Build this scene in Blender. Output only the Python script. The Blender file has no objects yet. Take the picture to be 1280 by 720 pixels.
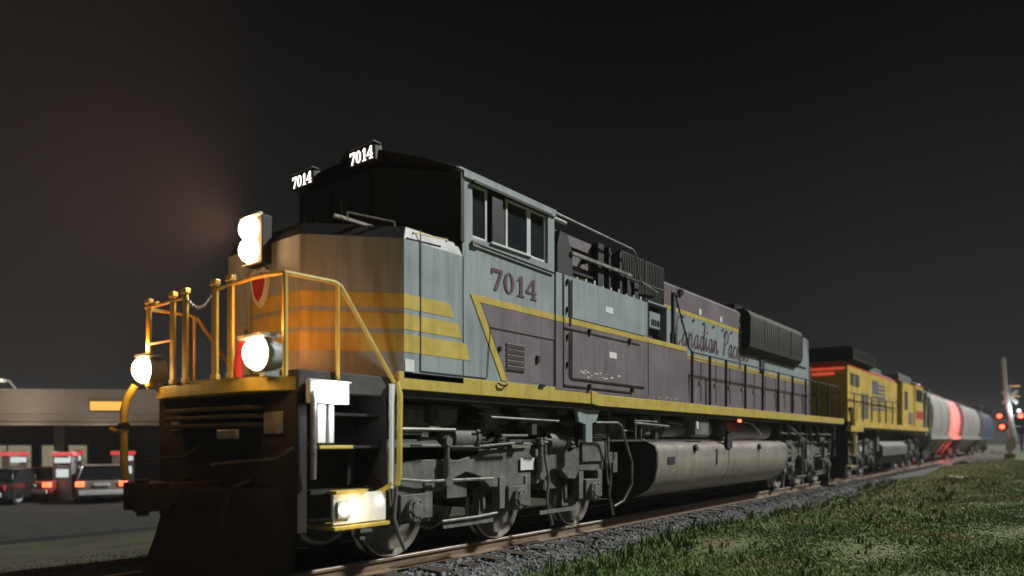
import bpy, math, random
from mathutils import Vector, Matrix
R = math.radians
random.seed(7)
S = bpy.context.scene
COL = S.collection
TC = 7.39                                    # centre line of the track (m from the camera line)
def far(y): return 2*TC - y                  # mirror across the track

# ------------------------------------------------------------------ materials
def mat(name, col, rough=.5, metal=0., var=.12, scale=3., stretch=(1,1,1), bump=0., bscale=40., spec=.5, col2=None, dirt=0.):
    m = bpy.data.materials.new(name); m.use_nodes = True
    nt = m.node_tree; N = nt.nodes; L = nt.links
    b = N['Principled BSDF']
    b.inputs['Roughness'].default_value = rough; b.inputs['Metallic'].default_value = metal
    b.inputs['Specular IOR Level'].default_value = spec
    tc = N.new('ShaderNodeTexCoord'); mp = N.new('ShaderNodeMapping'); mp.inputs['Scale'].default_value = stretch
    L.new(tc.outputs['Object'], mp.inputs['Vector'])
    nz = N.new('ShaderNodeTexNoise'); nz.inputs['Scale'].default_value = scale; nz.inputs['Detail'].default_value = 6; nz.inputs['Roughness'].default_value = .62
    L.new(mp.outputs['Vector'], nz.inputs['Vector'])
    cr = N.new('ShaderNodeValToRGB'); cr.color_ramp.elements[0].position = .32; cr.color_ramp.elements[1].position = .68
    c2 = col2 if col2 else tuple(c*(1-var*1.6) for c in col)
    c1 = col if col2 else tuple(min(1, c*(1+var*.6)) for c in col)
    cr.color_ramp.elements[0].color = (*c2, 1); cr.color_ramp.elements[1].color = (*c1, 1)
    L.new(nz.outputs['Fac'], cr.inputs['Fac'])
    out = cr.outputs['Color']
    if dirt > 0:                              # grime: streaks that run down the panels, and blotches
        mp2 = N.new('ShaderNodeMapping'); mp2.inputs['Scale'].default_value = (5, 5, .45)
        L.new(tc.outputs['Object'], mp2.inputs['Vector'])
        n2 = N.new('ShaderNodeTexNoise'); n2.inputs['Scale'].default_value = 2.2; n2.inputs['Detail'].default_value = 8
        L.new(mp2.outputs['Vector'], n2.inputs['Vector'])
        r2 = N.new('ShaderNodeValToRGB'); r2.color_ramp.elements[0].position = .45; r2.color_ramp.elements[1].position = .75
        L.new(n2.outputs['Fac'], r2.inputs['Fac'])
        ml = N.new('ShaderNodeMath'); ml.operation = 'MULTIPLY'; ml.inputs[1].default_value = dirt
        L.new(r2.outputs['Color'], ml.inputs[0])
        mx = N.new('ShaderNodeMixRGB'); mx.inputs['Color2'].default_value = (.055, .045, .035, 1)
        L.new(ml.outputs[0], mx.inputs['Fac']); L.new(out, mx.inputs['Color1']); out = mx.outputs['Color']
    L.new(out, b.inputs['Base Color'])
    rr = N.new('ShaderNodeMapRange'); rr.inputs['To Min'].default_value = max(.05, rough-.12); rr.inputs['To Max'].default_value = min(1, rough+.12)
    L.new(nz.outputs['Fac'], rr.inputs['Value']); L.new(rr.outputs['Result'], b.inputs['Roughness'])
    if bump > 0:
        n3 = N.new('ShaderNodeTexNoise'); n3.inputs['Scale'].default_value = bscale; n3.inputs['Detail'].default_value = 5
        L.new(mp.outputs['Vector'], n3.inputs['Vector'])
        bp = N.new('ShaderNodeBump'); bp.inputs['Strength'].default_value = bump; bp.inputs['Distance'].default_value = .02
        L.new(n3.outputs['Fac'], bp.inputs['Height']); L.new(bp.outputs['Normal'], b.inputs['Normal'])
    return m
def mat3(name, scale, stops):
    m = mat(name, (.1, .1, .1), .8, scale=scale, bump=.4, bscale=14); N = m.node_tree.nodes
    cr = [n for n in N if n.type == 'VALTORGB'][0].color_ramp
    while len(cr.elements) < len(stops): cr.elements.new(.5)
    for e_, (p, c) in zip(cr.elements, stops): e_.position = p; e_.color = (*c, 1)
    return m
def emit(name, col, s):
    m = bpy.data.materials.new(name); m.use_nodes = True
    b = m.node_tree.nodes['Principled BSDF']
    b.inputs['Base Color'].default_value = (.2, .2, .2, 1); b.inputs['Roughness'].default_value = .3
    b.inputs['Emission Color'].default_value = (*col, 1); b.inputs['Emission Strength'].default_value = s
    return m
M = {}
M['grey']    = mat('grey_paint', (.30, .345, .365), .42, var=.08, scale=1.2, dirt=.36, bump=.03, bscale=6)
M['maroon']  = mat('maroon_paint', (.195, .158, .180), .42, var=.12, scale=1.5, dirt=.38, bump=.03, bscale=6)
M['yellow']  = mat('yellow_paint', (.55, .41, .085), .45, var=.10, scale=4, dirt=.3)
M['black']   = mat('black_paint', (.016, .015, .015), .45, var=.2)
M['sooty']   = mat('sooty_black_steel', (.030, .026, .025), .8, var=.4, spec=.3, bump=.15, scale=2)
M['blackm']  = mat('matt_black_steel', (.020, .020, .020), .75, var=.25, bump=.1)
M['under']   = mat('grimy_truck_grey', (.155, .150, .140), .62, var=.3, scale=4, dirt=.6, bump=.25, bscale=30)
M['under2']  = mat('dark_underframe', (.045, .043, .042), .6, var=.3, scale=5, dirt=.4, bump=.2)
M['pipe']    = mat('worn_pipe_steel', (.26, .25, .235), .45, .3, var=.3, scale=8, dirt=.4)
M['wheel']   = mat('dusty_wheel_steel', (.22, .20, .175), .55, .3, var=.35, scale=5, dirt=.5, bump=.15)
M['tread']   = mat('bright_wheel_tread', (.42, .40, .37), .3, .9, var=.1)
M['tank']    = mat('fuel_tank_paint', (.44, .39, .36), .30, .3, var=.16, scale=1.0, stretch=(1, 1, 2.2), dirt=.4, bump=.05, bscale=3)
M['white']   = mat('white_paint', (.74, .74, .72), .45, var=.06, dirt=.15)
M['frame']   = mat('pale_window_frame', (.62, .64, .64), .4, var=.05, dirt=.15)
M['glass']   = mat('dark_cab_glass', (.020, .024, .030), .08, var=.2, spec=.9)
M['screen']  = mat('olive_black_screen', (.014, .016, .012), .7, var=.3, scale=30, bump=.5, bscale=120)
M['red']     = mat('red_paint', (.42, .03, .03), .4, var=.1)
M['letter']  = mat('lettering_maroon', (.095, .040, .055), .5, var=.1)
M['script']  = mat('script_lettering_red', (.085, .035, .042), .5, var=.1)
M['upyel']   = mat('fleet_yellow_paint', (.68, .475, .085), .5, var=.14, scale=1.2, dirt=.4, bump=.03, bscale=6)
M['upgrey']  = mat('fleet_grey_paint', (.16, .165, .165), .55, var=.1, dirt=.3)
M['upred']   = mat('fleet_red_paint', (.75, .06, .035), .5, var=.1, dirt=.2)
M['flagblue']= mat('faded_blue_paint', (.12, .13, .20), .5, var=.1)
M['hopper']  = mat('hopper_grey_paint', (.42, .41, .39), .6, var=.12, scale=1.0, dirt=.55, bump=.05, bscale=5)
M['hopblue'] = mat('hopper_blue_paint', (.05, .075, .16), .6, var=.16, scale=1.0, dirt=.5)
M['rail']    = mat('rusty_rail_web', (.24, .165, .11), .7, .1, var=.3, scale=6, stretch=(.6, 4, 4), bump=.2)
M['railtop'] = mat('polished_rail_head', (.46, .41, .36), .35, .75, var=.12, scale=5, stretch=(.3, 6, 6))
M['sleeper'] = mat('weathered_sleeper_wood', (.085, .068, .052), .9, var=.4, scale=5, stretch=(8, .6, 4), bump=.6)
M['ballast'] = mat('ballast_bed', (.10, .097, .094), .95, var=.45, scale=14, bump=1., bscale=26)
M['stone']   = mat('grey_ballast_stone', (.21, .215, .22), .8, var=.5, scale=3, bump=.4)
M['grass']   = mat3('grass_blades', .38, ((.30,(.035,.055,.018)),(.43,(.10,.16,.035)),(.55,(.15,.22,.055)),(.68,(.30,.23,.13))))  # green and tan patches; their dark and pale tones also paint uneven lamplight
M['grass0']  = mat('grass_blades', (.125, .185, .045), .75, scale=.40, col2=(.21, .165, .09))
M['dark']    = mat('dark_hollow', (.008, .008, .008), .9, var=.1)
M['rubber']  = mat('tyre_rubber', (.02, .02, .02), .85, var=.1)
M['wall']    = mat('dark_station_wall', (.06, .062, .06), .8, var=.15, scale=2)
M['fascia']  = mat('station_fascia_panel', (.185, .160, .140), .6, var=.10, scale=.8, stretch=(1, 1, .3), dirt=.2)
M['concrete']= mat('pale_concrete', (.25, .235, .21), .85, var=.2, scale=4, bump=.2)
M['asphalt'] = mat('worn_asphalt', (.020, .0185, .018), .9, var=.3, scale=2, bump=.4, bscale=60)
M['silver']  = mat('silver_car_paint', (.40, .36, .33), .28, .5, var=.05)
M['carwhite']= mat('white_car_paint', (.62, .58, .52), .3, 0, var=.04)
M['carred']  = mat('red_car_paint', (.30, .05, .045), .3, .2, var=.05)
M['cardark'] = mat('black_car_paint', (.018, .018, .02), .25, .2, var=.05)
M['carglass']= mat('car_window_glass', (.015, .017, .02), .06, var=.1, spec=.9)
M['galv']    = mat('galvanised_mast', (.42, .43, .43), .45, .4, var=.1, scale=6)
M['litter']  = mat('crumpled_paper', (.55, .50, .42), .8, var=.1)
M['e_head']  = emit('lit_headlight_lens', (1, .60, .28), 16)
M['e_ditch'] = emit('lit_ditch_light_lens', (1, .60, .28), 16)
M['e_step']  = emit('lit_step_lamp', (.92, .95, 1), 45)
M['e_steplow'] = emit('lit_lower_step_lamp', (1, .90, .70), 30)
M['e_num']   = emit('lit_number_glass', (1, .93, .80), 3.2)
M['e_red']   = emit('lit_crossing_lamp', (1, .06, .03), 9)
M['e_bar'] = emit('glowing_red_bar', (1, .10, .05), .55)  # emission put into the red stripe and number bars to brighten them
M['e_tail']  = emit('lit_tail_lamp', (1, .10, .03), 4)
M['e_amber'] = emit('lit_amber_sign', (1, .48, .03), .95)
M['e_pumpred'] = emit('lit_red_pump_topper', (.9, .05, .06), .75)
M['e_screen'] = emit('lit_pump_screen', (.8, .88, .86), .75)
M['e_win']   = emit('lit_shop_window', (.80, .70, .48), .26)
M['e_tube']  = emit('lit_tube_lamp', (.75, .85, .62), .35)
M['e_white'] = emit('lit_white_lamp', (.85, .95, 1), 1.6)
M['e_amb']   = emit('lit_amber_marker', (1, .5, .08), .9)

# ------------------------------------------------------------------ mesh builder
class MB:
    def __init__(s): s.v = []; s.f = []; s.mi = []; s.m = 0; s.shapes = []
    def add(s, vs, fs, m=None):
        s.shapes.append((list(vs), list(fs), m)); o = len(s.v); s.v += [tuple(p) for p in vs]
        for f in fs: s.f.append(tuple(i+o for i in f)); s.mi.append(s.m if m is None else m)
    def box(s, x0, x1, y0, y1, z0, z1, m=None):
        x0, x1 = sorted((x0, x1)); y0, y1 = sorted((y0, y1)); z0, z1 = sorted((z0, z1))
        s.add([(x0,y0,z0),(x1,y0,z0),(x1,y1,z0),(x0,y1,z0),(x0,y0,z1),(x1,y0,z1),(x1,y1,z1),(x0,y1,z1)],
              [(0,3,2,1),(4,5,6,7),(0,1,5,4),(1,2,6,5),(2,3,7,6),(3,0,4,7)], m)
    def prism(s, pts, axis, a, b, m=None):
        """polygon of 2-D points extruded along an axis from a to b"""
        n = len(pts)
        def mk(p, t):
            return {'x': (t, p[0], p[1]), 'y': (p[0], t, p[1]), 'z': (p[0], p[1], t)}[axis]
        vs = [mk(p, a) for p in pts] + [mk(p, b) for p in pts]
        area = sum(pts[i][0]*pts[(i+1)%n][1]-pts[(i+1)%n][0]*pts[i][1] for i in range(n))
        fs = [tuple(range(n))[::-1], tuple(range(n, 2*n))] + [(i, (i+1)%n, n+(i+1)%n, n+i) for i in range(n)]
        flip = (area < 0) ^ (b < a) ^ (axis == 'y')
        if flip: fs = [f[::-1] for f in fs]
        s.add(vs, fs, m)
    def cyl(s, p0, p1, r, n=12, r2=None, m=None, caps=True):
        p0 = Vector(p0); p1 = Vector(p1); d = (p1-p0).normalized(); r2 = r if r2 is None else r2
        u = d.orthogonal().normalized(); w = d.cross(u)
        vs = [p0+(u*math.cos(2*math.pi*i/n)+w*math.sin(2*math.pi*i/n))*r for i in range(n)]
        vs += [p1+(u*math.cos(2*math.pi*i/n)+w*math.sin(2*math.pi*i/n))*r2 for i in range(n)]
        fs = [(i, (i+1)%n, n+(i+1)%n, n+i) for i in range(n)]
        if caps: fs += [tuple(range(n))[::-1], tuple(range(n, 2*n))]
        s.add(vs, fs, m)
    def tube(s, pts, r, n=8, m=None):
        P = [Vector(p) for p in pts]; rings = []
        for i, p in enumerate(P):
            d = ((P[i]-P[i-1]).normalized() if i else Vector()) + ((P[i+1]-P[i]).normalized() if i < len(P)-1 else Vector())
            d.normalize()
            if i == 0: u = d.orthogonal().normalized()
            else: u = (u - d*u.dot(d)).normalized()
            w = d.cross(u); rings.append([p+(u*math.cos(2*math.pi*k/n)+w*math.sin(2*math.pi*k/n))*r for k in range(n)])
        vs = [q for rg in rings for q in rg]; fs = []
        for i in range(len(P)-1):
            for k in range(n): fs.append((i*n+k, i*n+(k+1)%n, (i+1)*n+(k+1)%n, (i+1)*n+k))
        fs += [tuple(range(n))[::-1], tuple(range((len(P)-1)*n, len(P)*n))]
        s.add(vs, fs, m)
    def lathe(s, c, axis, prof, n=32, m=None):
        """prof: (radius, offset along axis) pairs"""
        c = Vector(c); a = Vector(axis).normalized(); u = a.orthogonal().normalized(); w = a.cross(u); k = len(prof)
        vs = [c+a*h+(u*math.cos(2*math.pi*i/n)+w*math.sin(2*math.pi*i/n))*r for i in range(n) for r, h in prof]
        fs = [(i*k+j, ((i+1)%n)*k+j, ((i+1)%n)*k+j+1, i*k+j+1) for i in range(n) for j in range(k-1)]
        s.add(vs, fs, m)
    def helix(s, c, R_, z0, z1, turns, r, m=None):
        n = int(turns*10)
        s.tube([(c[0]+R_*math.cos(i*.628), c[1]+R_*math.sin(i*.628), z0+(z1-z0)*i/n) for i in range(n+1)], r, 6, m)
    def build(s, name, mats, parent=None, org=(0,0,0), loc=(0,0,0), smooth=40, bevel=0.):
        me = bpy.data.meshes.new(name)
        me.from_pydata([(x-org[0], y-org[1], z-org[2]) for x, y, z in s.v], [], s.f)
        for m in (mats if isinstance(mats, (list, tuple)) else [mats]): me.materials.append(M[m] if isinstance(m, str) else m)
        me.polygons.foreach_set('material_index', s.mi); me.update()
        if smooth:
            me.polygons.foreach_set('use_smooth', [True]*len(me.polygons)); me.set_sharp_from_angle(angle=R(smooth))
        return link(name, me, parent, loc, bevel)
def build_each(mb, name, mats, parent=None, org=(0,0,0), bevel=0.):
    for sh in mb.shapes:
        q = MB(); q.add(*sh); q.build(name, mats, parent, org, bevel=bevel)
def link(name, me, parent=None, loc=(0,0,0), bevel=0.):
    o = bpy.data.objects.new(name, me); COL.objects.link(o); o.location = loc
    if parent: o.parent = parent
    if bevel:
        b = o.modifiers.new('bevel', 'BEVEL'); b.width = bevel; b.segments = 2; b.limit_method = 'ANGLE'; b.angle_limit = R(35)
    return o
def tag(o, label=None, cat=None, group=None, kind=None):
    for k, v in (('label', label), ('category', cat), ('group', group), ('kind', kind)):
        if v: o[k] = v
    return o
def thing(name, label, cat, loc, rz=0, group=None):
    o = bpy.data.objects.new(name, None); COL.objects.link(o); o.location = loc; o.rotation_euler = (0, 0, rz)
    o.empty_display_size = .3
    return tag(o, label, cat, group)
def kids(o): return [c for c in list(COL.objects) if c.parent == o]
def copy_tree(o, parent=None):
    c = o.copy(); COL.objects.link(c)
    if parent: c.parent = parent
    for ch in kids(o): copy_tree(ch, c)
    return c
def lamp(name, typ, loc, energy, col, size=.1, parent=None, rot=None, spot=None, blend=.5):
    l = bpy.data.lights.new(name, typ); l.energy = energy; l.color = col
    if typ in ('POINT', 'SPOT'): l.shadow_soft_size = size
    if spot: l.spot_size = R(spot); l.spot_blend = blend
    o = bpy.data.objects.new(name, l); COL.objects.link(o); o.location = loc
    if rot: o.rotation_euler = rot
    return o
def aim(o, target):
    o.rotation_euler = (Vector(target)-o.location).to_track_quat('-Z', 'Y').to_euler()

# ------------------------------------------------------------------ lettering
def ell(rx, ry, cx, cy, n=20): return [(cx+rx*math.cos(2*math.pi*i/n), cy+ry*math.sin(2*math.pi*i/n)) for i in range(n)]
DIG = {'7': (.70, [[(0,.72),(.08,.72),(.12,.84),(.46,.84),(.14,0),(.32,0),(.62,.88),(.62,1),(0,1)]]),
       '1': (.58, [[(.05,.78),(.22,1),(.38,1),(.38,.08),(.50,.08),(.50,0),(.06,0),(.06,.08),(.20,.08),(.20,.82),(.09,.72)]]),
       '4': (.70, [[(0,.38),(.13,.38),(.40,.82),(.40,1)], [(0,.27),(.66,.27),(.66,.38),(0,.38)], [(.40,.38),(.55,.38),(.55,1),(.40,1)],
                   [(.40,.08),(.55,.08),(.55,.27),(.40,.27)], [(.28,0),(.67,0),(.67,.08),(.28,.08)]])}
def digits(mb, txt, f, m=0):
    """f(u, v, t): point for writing coordinates u, v and height t above the panel"""
    x = 0
    for ch in txt:
        if ch == '0':
            o_ = ell(.30, .5, x+.30, .5); i_ = ell(.13, .42, x+.30, .5); n = len(o_)
            for k in range(n):
                q = [o_[k], o_[(k+1)%n], i_[(k+1)%n], i_[k]]
                mb.add([f(*p, 1) for p in q], [(0,1,2,3)], m)
            x += .72
        else:
            w, polys = DIG[ch]
            for P in polys: mb.add([f(x+p[0], p[1], 1) for p in P], [tuple(range(len(P)))], m)
            x += w
    return x
CUR = {'C': (.95, [[(.72,.78),(.66,.96),(.42,.98),(.2,.78),(.12,.42),(.22,.1),(.45,0),(.72,.12),(.95,.2)]]),
       'a': (.80, [[(.55,.44),(.32,.5),(.12,.28),(.2,.02),(.42,.08),(.56,.48),(.54,.14),(.64,0),(.80,.2)]]),
       'n': (.80, [[(0,.2),(.10,.48),(.15,.4),(.12,0)], [(.12,.2),(.3,.48),(.45,.42),(.46,.1),(.58,0),(.80,.2)]]),
       'd': (.82, [[(.5,.44),(.30,.5),(.1,.28),(.2,.02),(.42,.1),(.68,1.0),(.56,.2),(.64,0),(.82,.2)]]),
       'i': (.46, [[(0,.2),(.14,.5),(.14,.12),(.24,0),(.46,.2)], [(.19,.66),(.23,.74)]]),
       'P': (.90, [[(.16,0),(.26,.5),(.36,.96)], [(.05,.72),(.2,.95),(.55,1),(.80,.84),(.70,.56),(.34,.44)]]),
       'c': (.68, [[(.5,.42),(.32,.5),(.1,.26),(.22,.01),(.46,.04),(.68,.2)]]),
       'f': (.56, [[(0,.2),(.3,.66),(.36,.95),(.22,.9),(.17,.3),(.18,-.3),(.32,-.28),(.26,.04),(.56,.2)]])}
def catmull(P, k=5):
    P = [P[0]]+list(P)+[P[-1]]; out = []
    for i in range(1, len(P)-2):
        for j in range(k):
            t = j/k; q = []
            for d in range(2):
                a, b, c, e = P[i-1][d], P[i][d], P[i+1][d], P[i+2][d]
                q.append(.5*(2*b+(c-a)*t+(2*a-5*b+4*c-e)*t*t+(3*b-a-3*c+e)*t**3))
            out.append(tuple(q))
    return out+[P[-2]]
def cursive(mb, txt, f, width=.10, m=0):
    x = 0; lift = 0
    for ch in txt:
        if ch == ' ': x += .7; continue
        w, strokes = CUR[ch]
        for st in strokes:
            P = catmull(st) if len(st) > 2 else st
            n = len(P); vs = []
            for i, p in enumerate(P):
                a = P[max(0, i-1)]; b = P[min(n-1, i+1)]; dx, dy = b[0]-a[0], b[1]-a[1]; l = math.hypot(dx, dy) or 1
                nx, ny = -dy/l, dx/l; ww = width*(.45+.55*abs(dy)/l)
                lift += .00012
                for sg in (-1, 1): vs.append(f(x+p[0]+.18*p[1]+nx*ww*sg*.5, p[1]+ny*ww*sg*.5, lift))
            mb.add(vs, [(2*i, 2*i+1, 2*i+3, 2*i+2) for i in range(n-1)], m)
        x += w
    return x

# ------------------------------------------------------------------ railway trucks (bogies), shared by both engines
def truck_meshes():
    d = {}
    b = MB()
    for sy in (-1, 1):
        y0, y1 = sy*1.00, sy*1.13
        prof = [(-2.62,1.00),(-2.3,1.20),(-1.75,1.24),(-1.2,1.22),(-.85,1.30),(-.6,1.37),(.95,1.37),(1.15,1.32),(1.55,1.34),(1.72,1.37),(1.72,1.50),(2.52,1.49),(2.66,1.28),
                (3.02,1.26),(3.02,.90),(2.86,.90),(2.86,1.08),(2.62,1.08),(2.55,.95),(1.75,.98),(1.62,.84),(1.42,.86),(1.2,1.02),(.95,1.03),(.75,.88),(.62,.82),(-.55,.82),(-.75,.98),
                (-1.05,1.06),(-1.35,.96),(-1.52,.82),(-2.35,.82)]
        b.prism(prof, 'y', y0, y1)
        b.box(1.78, 2.5, sy*1.13, sy*1.17, 1.12, 1.46)
        for ax in (-2.08, 0, 2.08):                            # pedestal legs, keeper bars and journal boxes
            for e in (-1, 1): b.box(ax+e*.30-.07, ax+e*.30+.07, sy*1.01, sy*1.15, .50, .96)
            b.box(ax-.36, ax+.36, sy*1.03, sy*1.11, .45, .51)
            b.box(ax-.21, ax+.21, sy*.98, sy*1.19, .51, .82)
            b.cyl((ax, sy*1.17, .63), (ax, sy*1.26, .63), .145, 16)
            b.cyl((ax, sy*1.26, .63), (ax, sy*1.28, .63), .09, 12)
            for q in range(6): b.cyl((ax+.11*math.cos(q*1.047), sy*1.25, .63+.11*math.sin(q*1.047)), (ax+.11*math.cos(q*1.047), sy*1.285, .63+.11*math.sin(q*1.047)), .016, 6)
    b.box(-.5, .5, -1.0, 1.0, .75, 1.2); b.box(-1.3, -.9, -1.0, 1.0, .7, 1.1); b.box(.9, 1.3, -1.0, 1.0, .7, 1.1); b.box(2.45, 2.7, -1, 1, .8, 1.1); b.box(-2.6, -2.4, -1, 1, .8, 1.1)
    d['truck'] = b
    w = MB()
    for sy in (-1, 1):
        w.lathe((0,0,0), (0, sy, 0), [(.0,.80),(.10,.80),(.115,.775),(.14,.745),(.30,.70),(.42,.715),(.445,.775),(.512,.80)], 40, 0)
        w.lathe((0,0,0), (0, sy, 0), [(.512,.80),(.53,.775),(.536,.70),(.545,.692),(.568,.675),(.568,.655),(.54,.645),(.44,.645),(.42,.66),(0,.66)], 40, 1)
    w.cyl((0,-.66,0), (0,.66,0), .1, 12, m=0)
    d['wheel'] = w
    c = MB()                                                   # brake cylinder lying along the frame
    c.cyl((-.22,0,0), (.20,0,0), .17, 20); c.cyl((.20,0,0), (.26,0,0), .19, 20); c.cyl((.26,0,0), (.36,0,0), .11, 12, .06); c.cyl((-.22,0,0), (-.36,0,0), .12, 12, .07)
    c.cyl((-.75,0,-.02), (-.34,0,0), .025, 8)
    for q in range(8): c.cyl((.26,.16*math.cos(q*.785),.16*math.sin(q*.785)), (.29,.16*math.cos(q*.785),.16*math.sin(q*.785)), .015, 6)
    d['brake_cylinder'] = c
    sp = MB(); sp.helix((0,0), .105, 0, .34, 5, .022); sp.cyl((0,0,-.03), (0,0,0), .15, 16); sp.cyl((0,0,.34), (0,0,.37), .15, 16); sp.cyl((0,0,0), (0,0,.34), .05, 8)
    d['spring'] = sp
    dm = MB(); dm.cyl((0,0,0), (0,0,.30), .055, 12); dm.cyl((0,0,.30), (0,0,.52), .035, 10); dm.cyl((0,-.05,0), (0,.05,0), .07, 10); dm.cyl((0,-.05,.52), (0,.05,.52), .06, 10)
    d['damper'] = dm
    sh = MB()                                                  # brake rigging: hanger, lever and shoe by the wheel
    sh.prism([(0,-.30),(.07,-.32),(.12,-.05),(.08,.22),(.02,.20),(.05,-.05)], 'y', -.06, .06); sh.prism([(.05,.5),(.10,.5),(.16,-.1),(.10,-.12)], 'y', -.09, -.06)
    sh.cyl((.06,-.10,.1), (.06,.10,.1), .03, 8); sh.cyl((.08,-.11,.42), (.08,.10,.42), .03, 8); sh.box(-.02,.4,-.10,-.08,-.22,-.18)
    d['brake_shoe'] = sh
    pp = MB()
    pp.tube([(0,0,1.55),(0,.0,1.2),(.05,-.03,.9),(.04,0,.55),(.16,.02,.28),(.26,.05,.14)], .024, 8); pp.tube([(-.06,.02,1.5),(-.05,0,1.0),(-.03,-.02,.7)], .013, 6)
    d['sand_pipe'] = pp
    rod = MB()
    rod.tube([(-2.4,0,1.02),(-1.9,-.03,.97),(-.6,-.03,.95)], .022, 6); rod.tube([(-1.6,-.02,.44),(-.9,-.02,.44),(-.5,-.02,.46)], .02, 6)
    rod.tube([(-2.1,.02,1.42),(-.9,-.02,1.40),(-.2,-.02,1.44),(.3,0,1.43)], .018, 6); rod.tube([(.5,0,1.46),(1.5,0,1.44)], .018, 6)
    rod.box(-1.55,-.55,.0,.02,.34,.40); rod.box(.55,1.5,.0,.02,.34,.40)
    d['brake_rod'] = rod
    cab = MB()
    for k in range(3):
        cab.tube([(-.4+k*.05,.05,1.75),(-.1+k*.06,-.03-.02*k,1.45-.05*k),(.25,-.02*k,1.42-.04*k),(.55,.03,1.7)], .028, 8)
    d['motor_cable'] = cab
    pl = MB(); pl.box(-.17,.17,-.01,.0,-.09,.09)
    d['frame_plate'] = pl
    me = {}
    mats = {'truck': 'under', 'wheel': ['wheel', 'tread'], 'brake_cylinder': 'under', 'spring': 'under', 'damper': 'under', 'brake_shoe': 'under', 'sand_pipe': 'pipe', 'brake_rod': 'pipe', 'motor_cable': 'blackm', 'frame_plate': 'white'}
    for k, q in d.items():
        o = q.build(k, mats[k]); me[k] = o.data; bpy.data.objects.remove(o)
    return me
TM = truck_meshes()
def add_truck(parent, x, flip=False):
    t = link('truck', TM['truck'], parent, (x, 0, 0), .012)
    if flip: t.rotation_euler.z = math.pi
    s = 1 if flip else -1                                      # camera-facing side in truck coordinates
    for ax in (-2.08, 0, 2.08): link('wheel', TM['wheel'], t, (ax, 0, .53))
    for bx in (-1.15, 1.02): link('brake_cylinder', TM['brake_cylinder'], t, (bx, s*1.08, 1.52 if bx < 0 else 1.47))
    for bx in (-.28, -.72, 1.5): link('spring', TM['spring'], t, (bx, s*1.04, 1.40))
    for bx in (-1.5, .55): link('damper', TM['damper'], t, (bx, s*1.2, .95))
    for ax in (-2.08, 0, 2.08): link('brake_shoe', TM['brake_shoe'], t, (ax-.66, s*.92, .62))
    for ax in (-2.42, .72, 2.62): link('sand_pipe', TM['sand_pipe'], t, (ax, s*1.17, 0))
    link('brake_rod', TM['brake_rod'], t, (0, s*1.19, 0)); link('motor_cable', TM['motor_cable'], t, (-.9, s*1.12, 0)); link('motor_cable', TM['motor_cable'], t, (.9, s*1.10, 0))
    link('frame_plate', TM['frame_plate'], t, (.28, s*1.15, 1.13))
    return t

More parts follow.
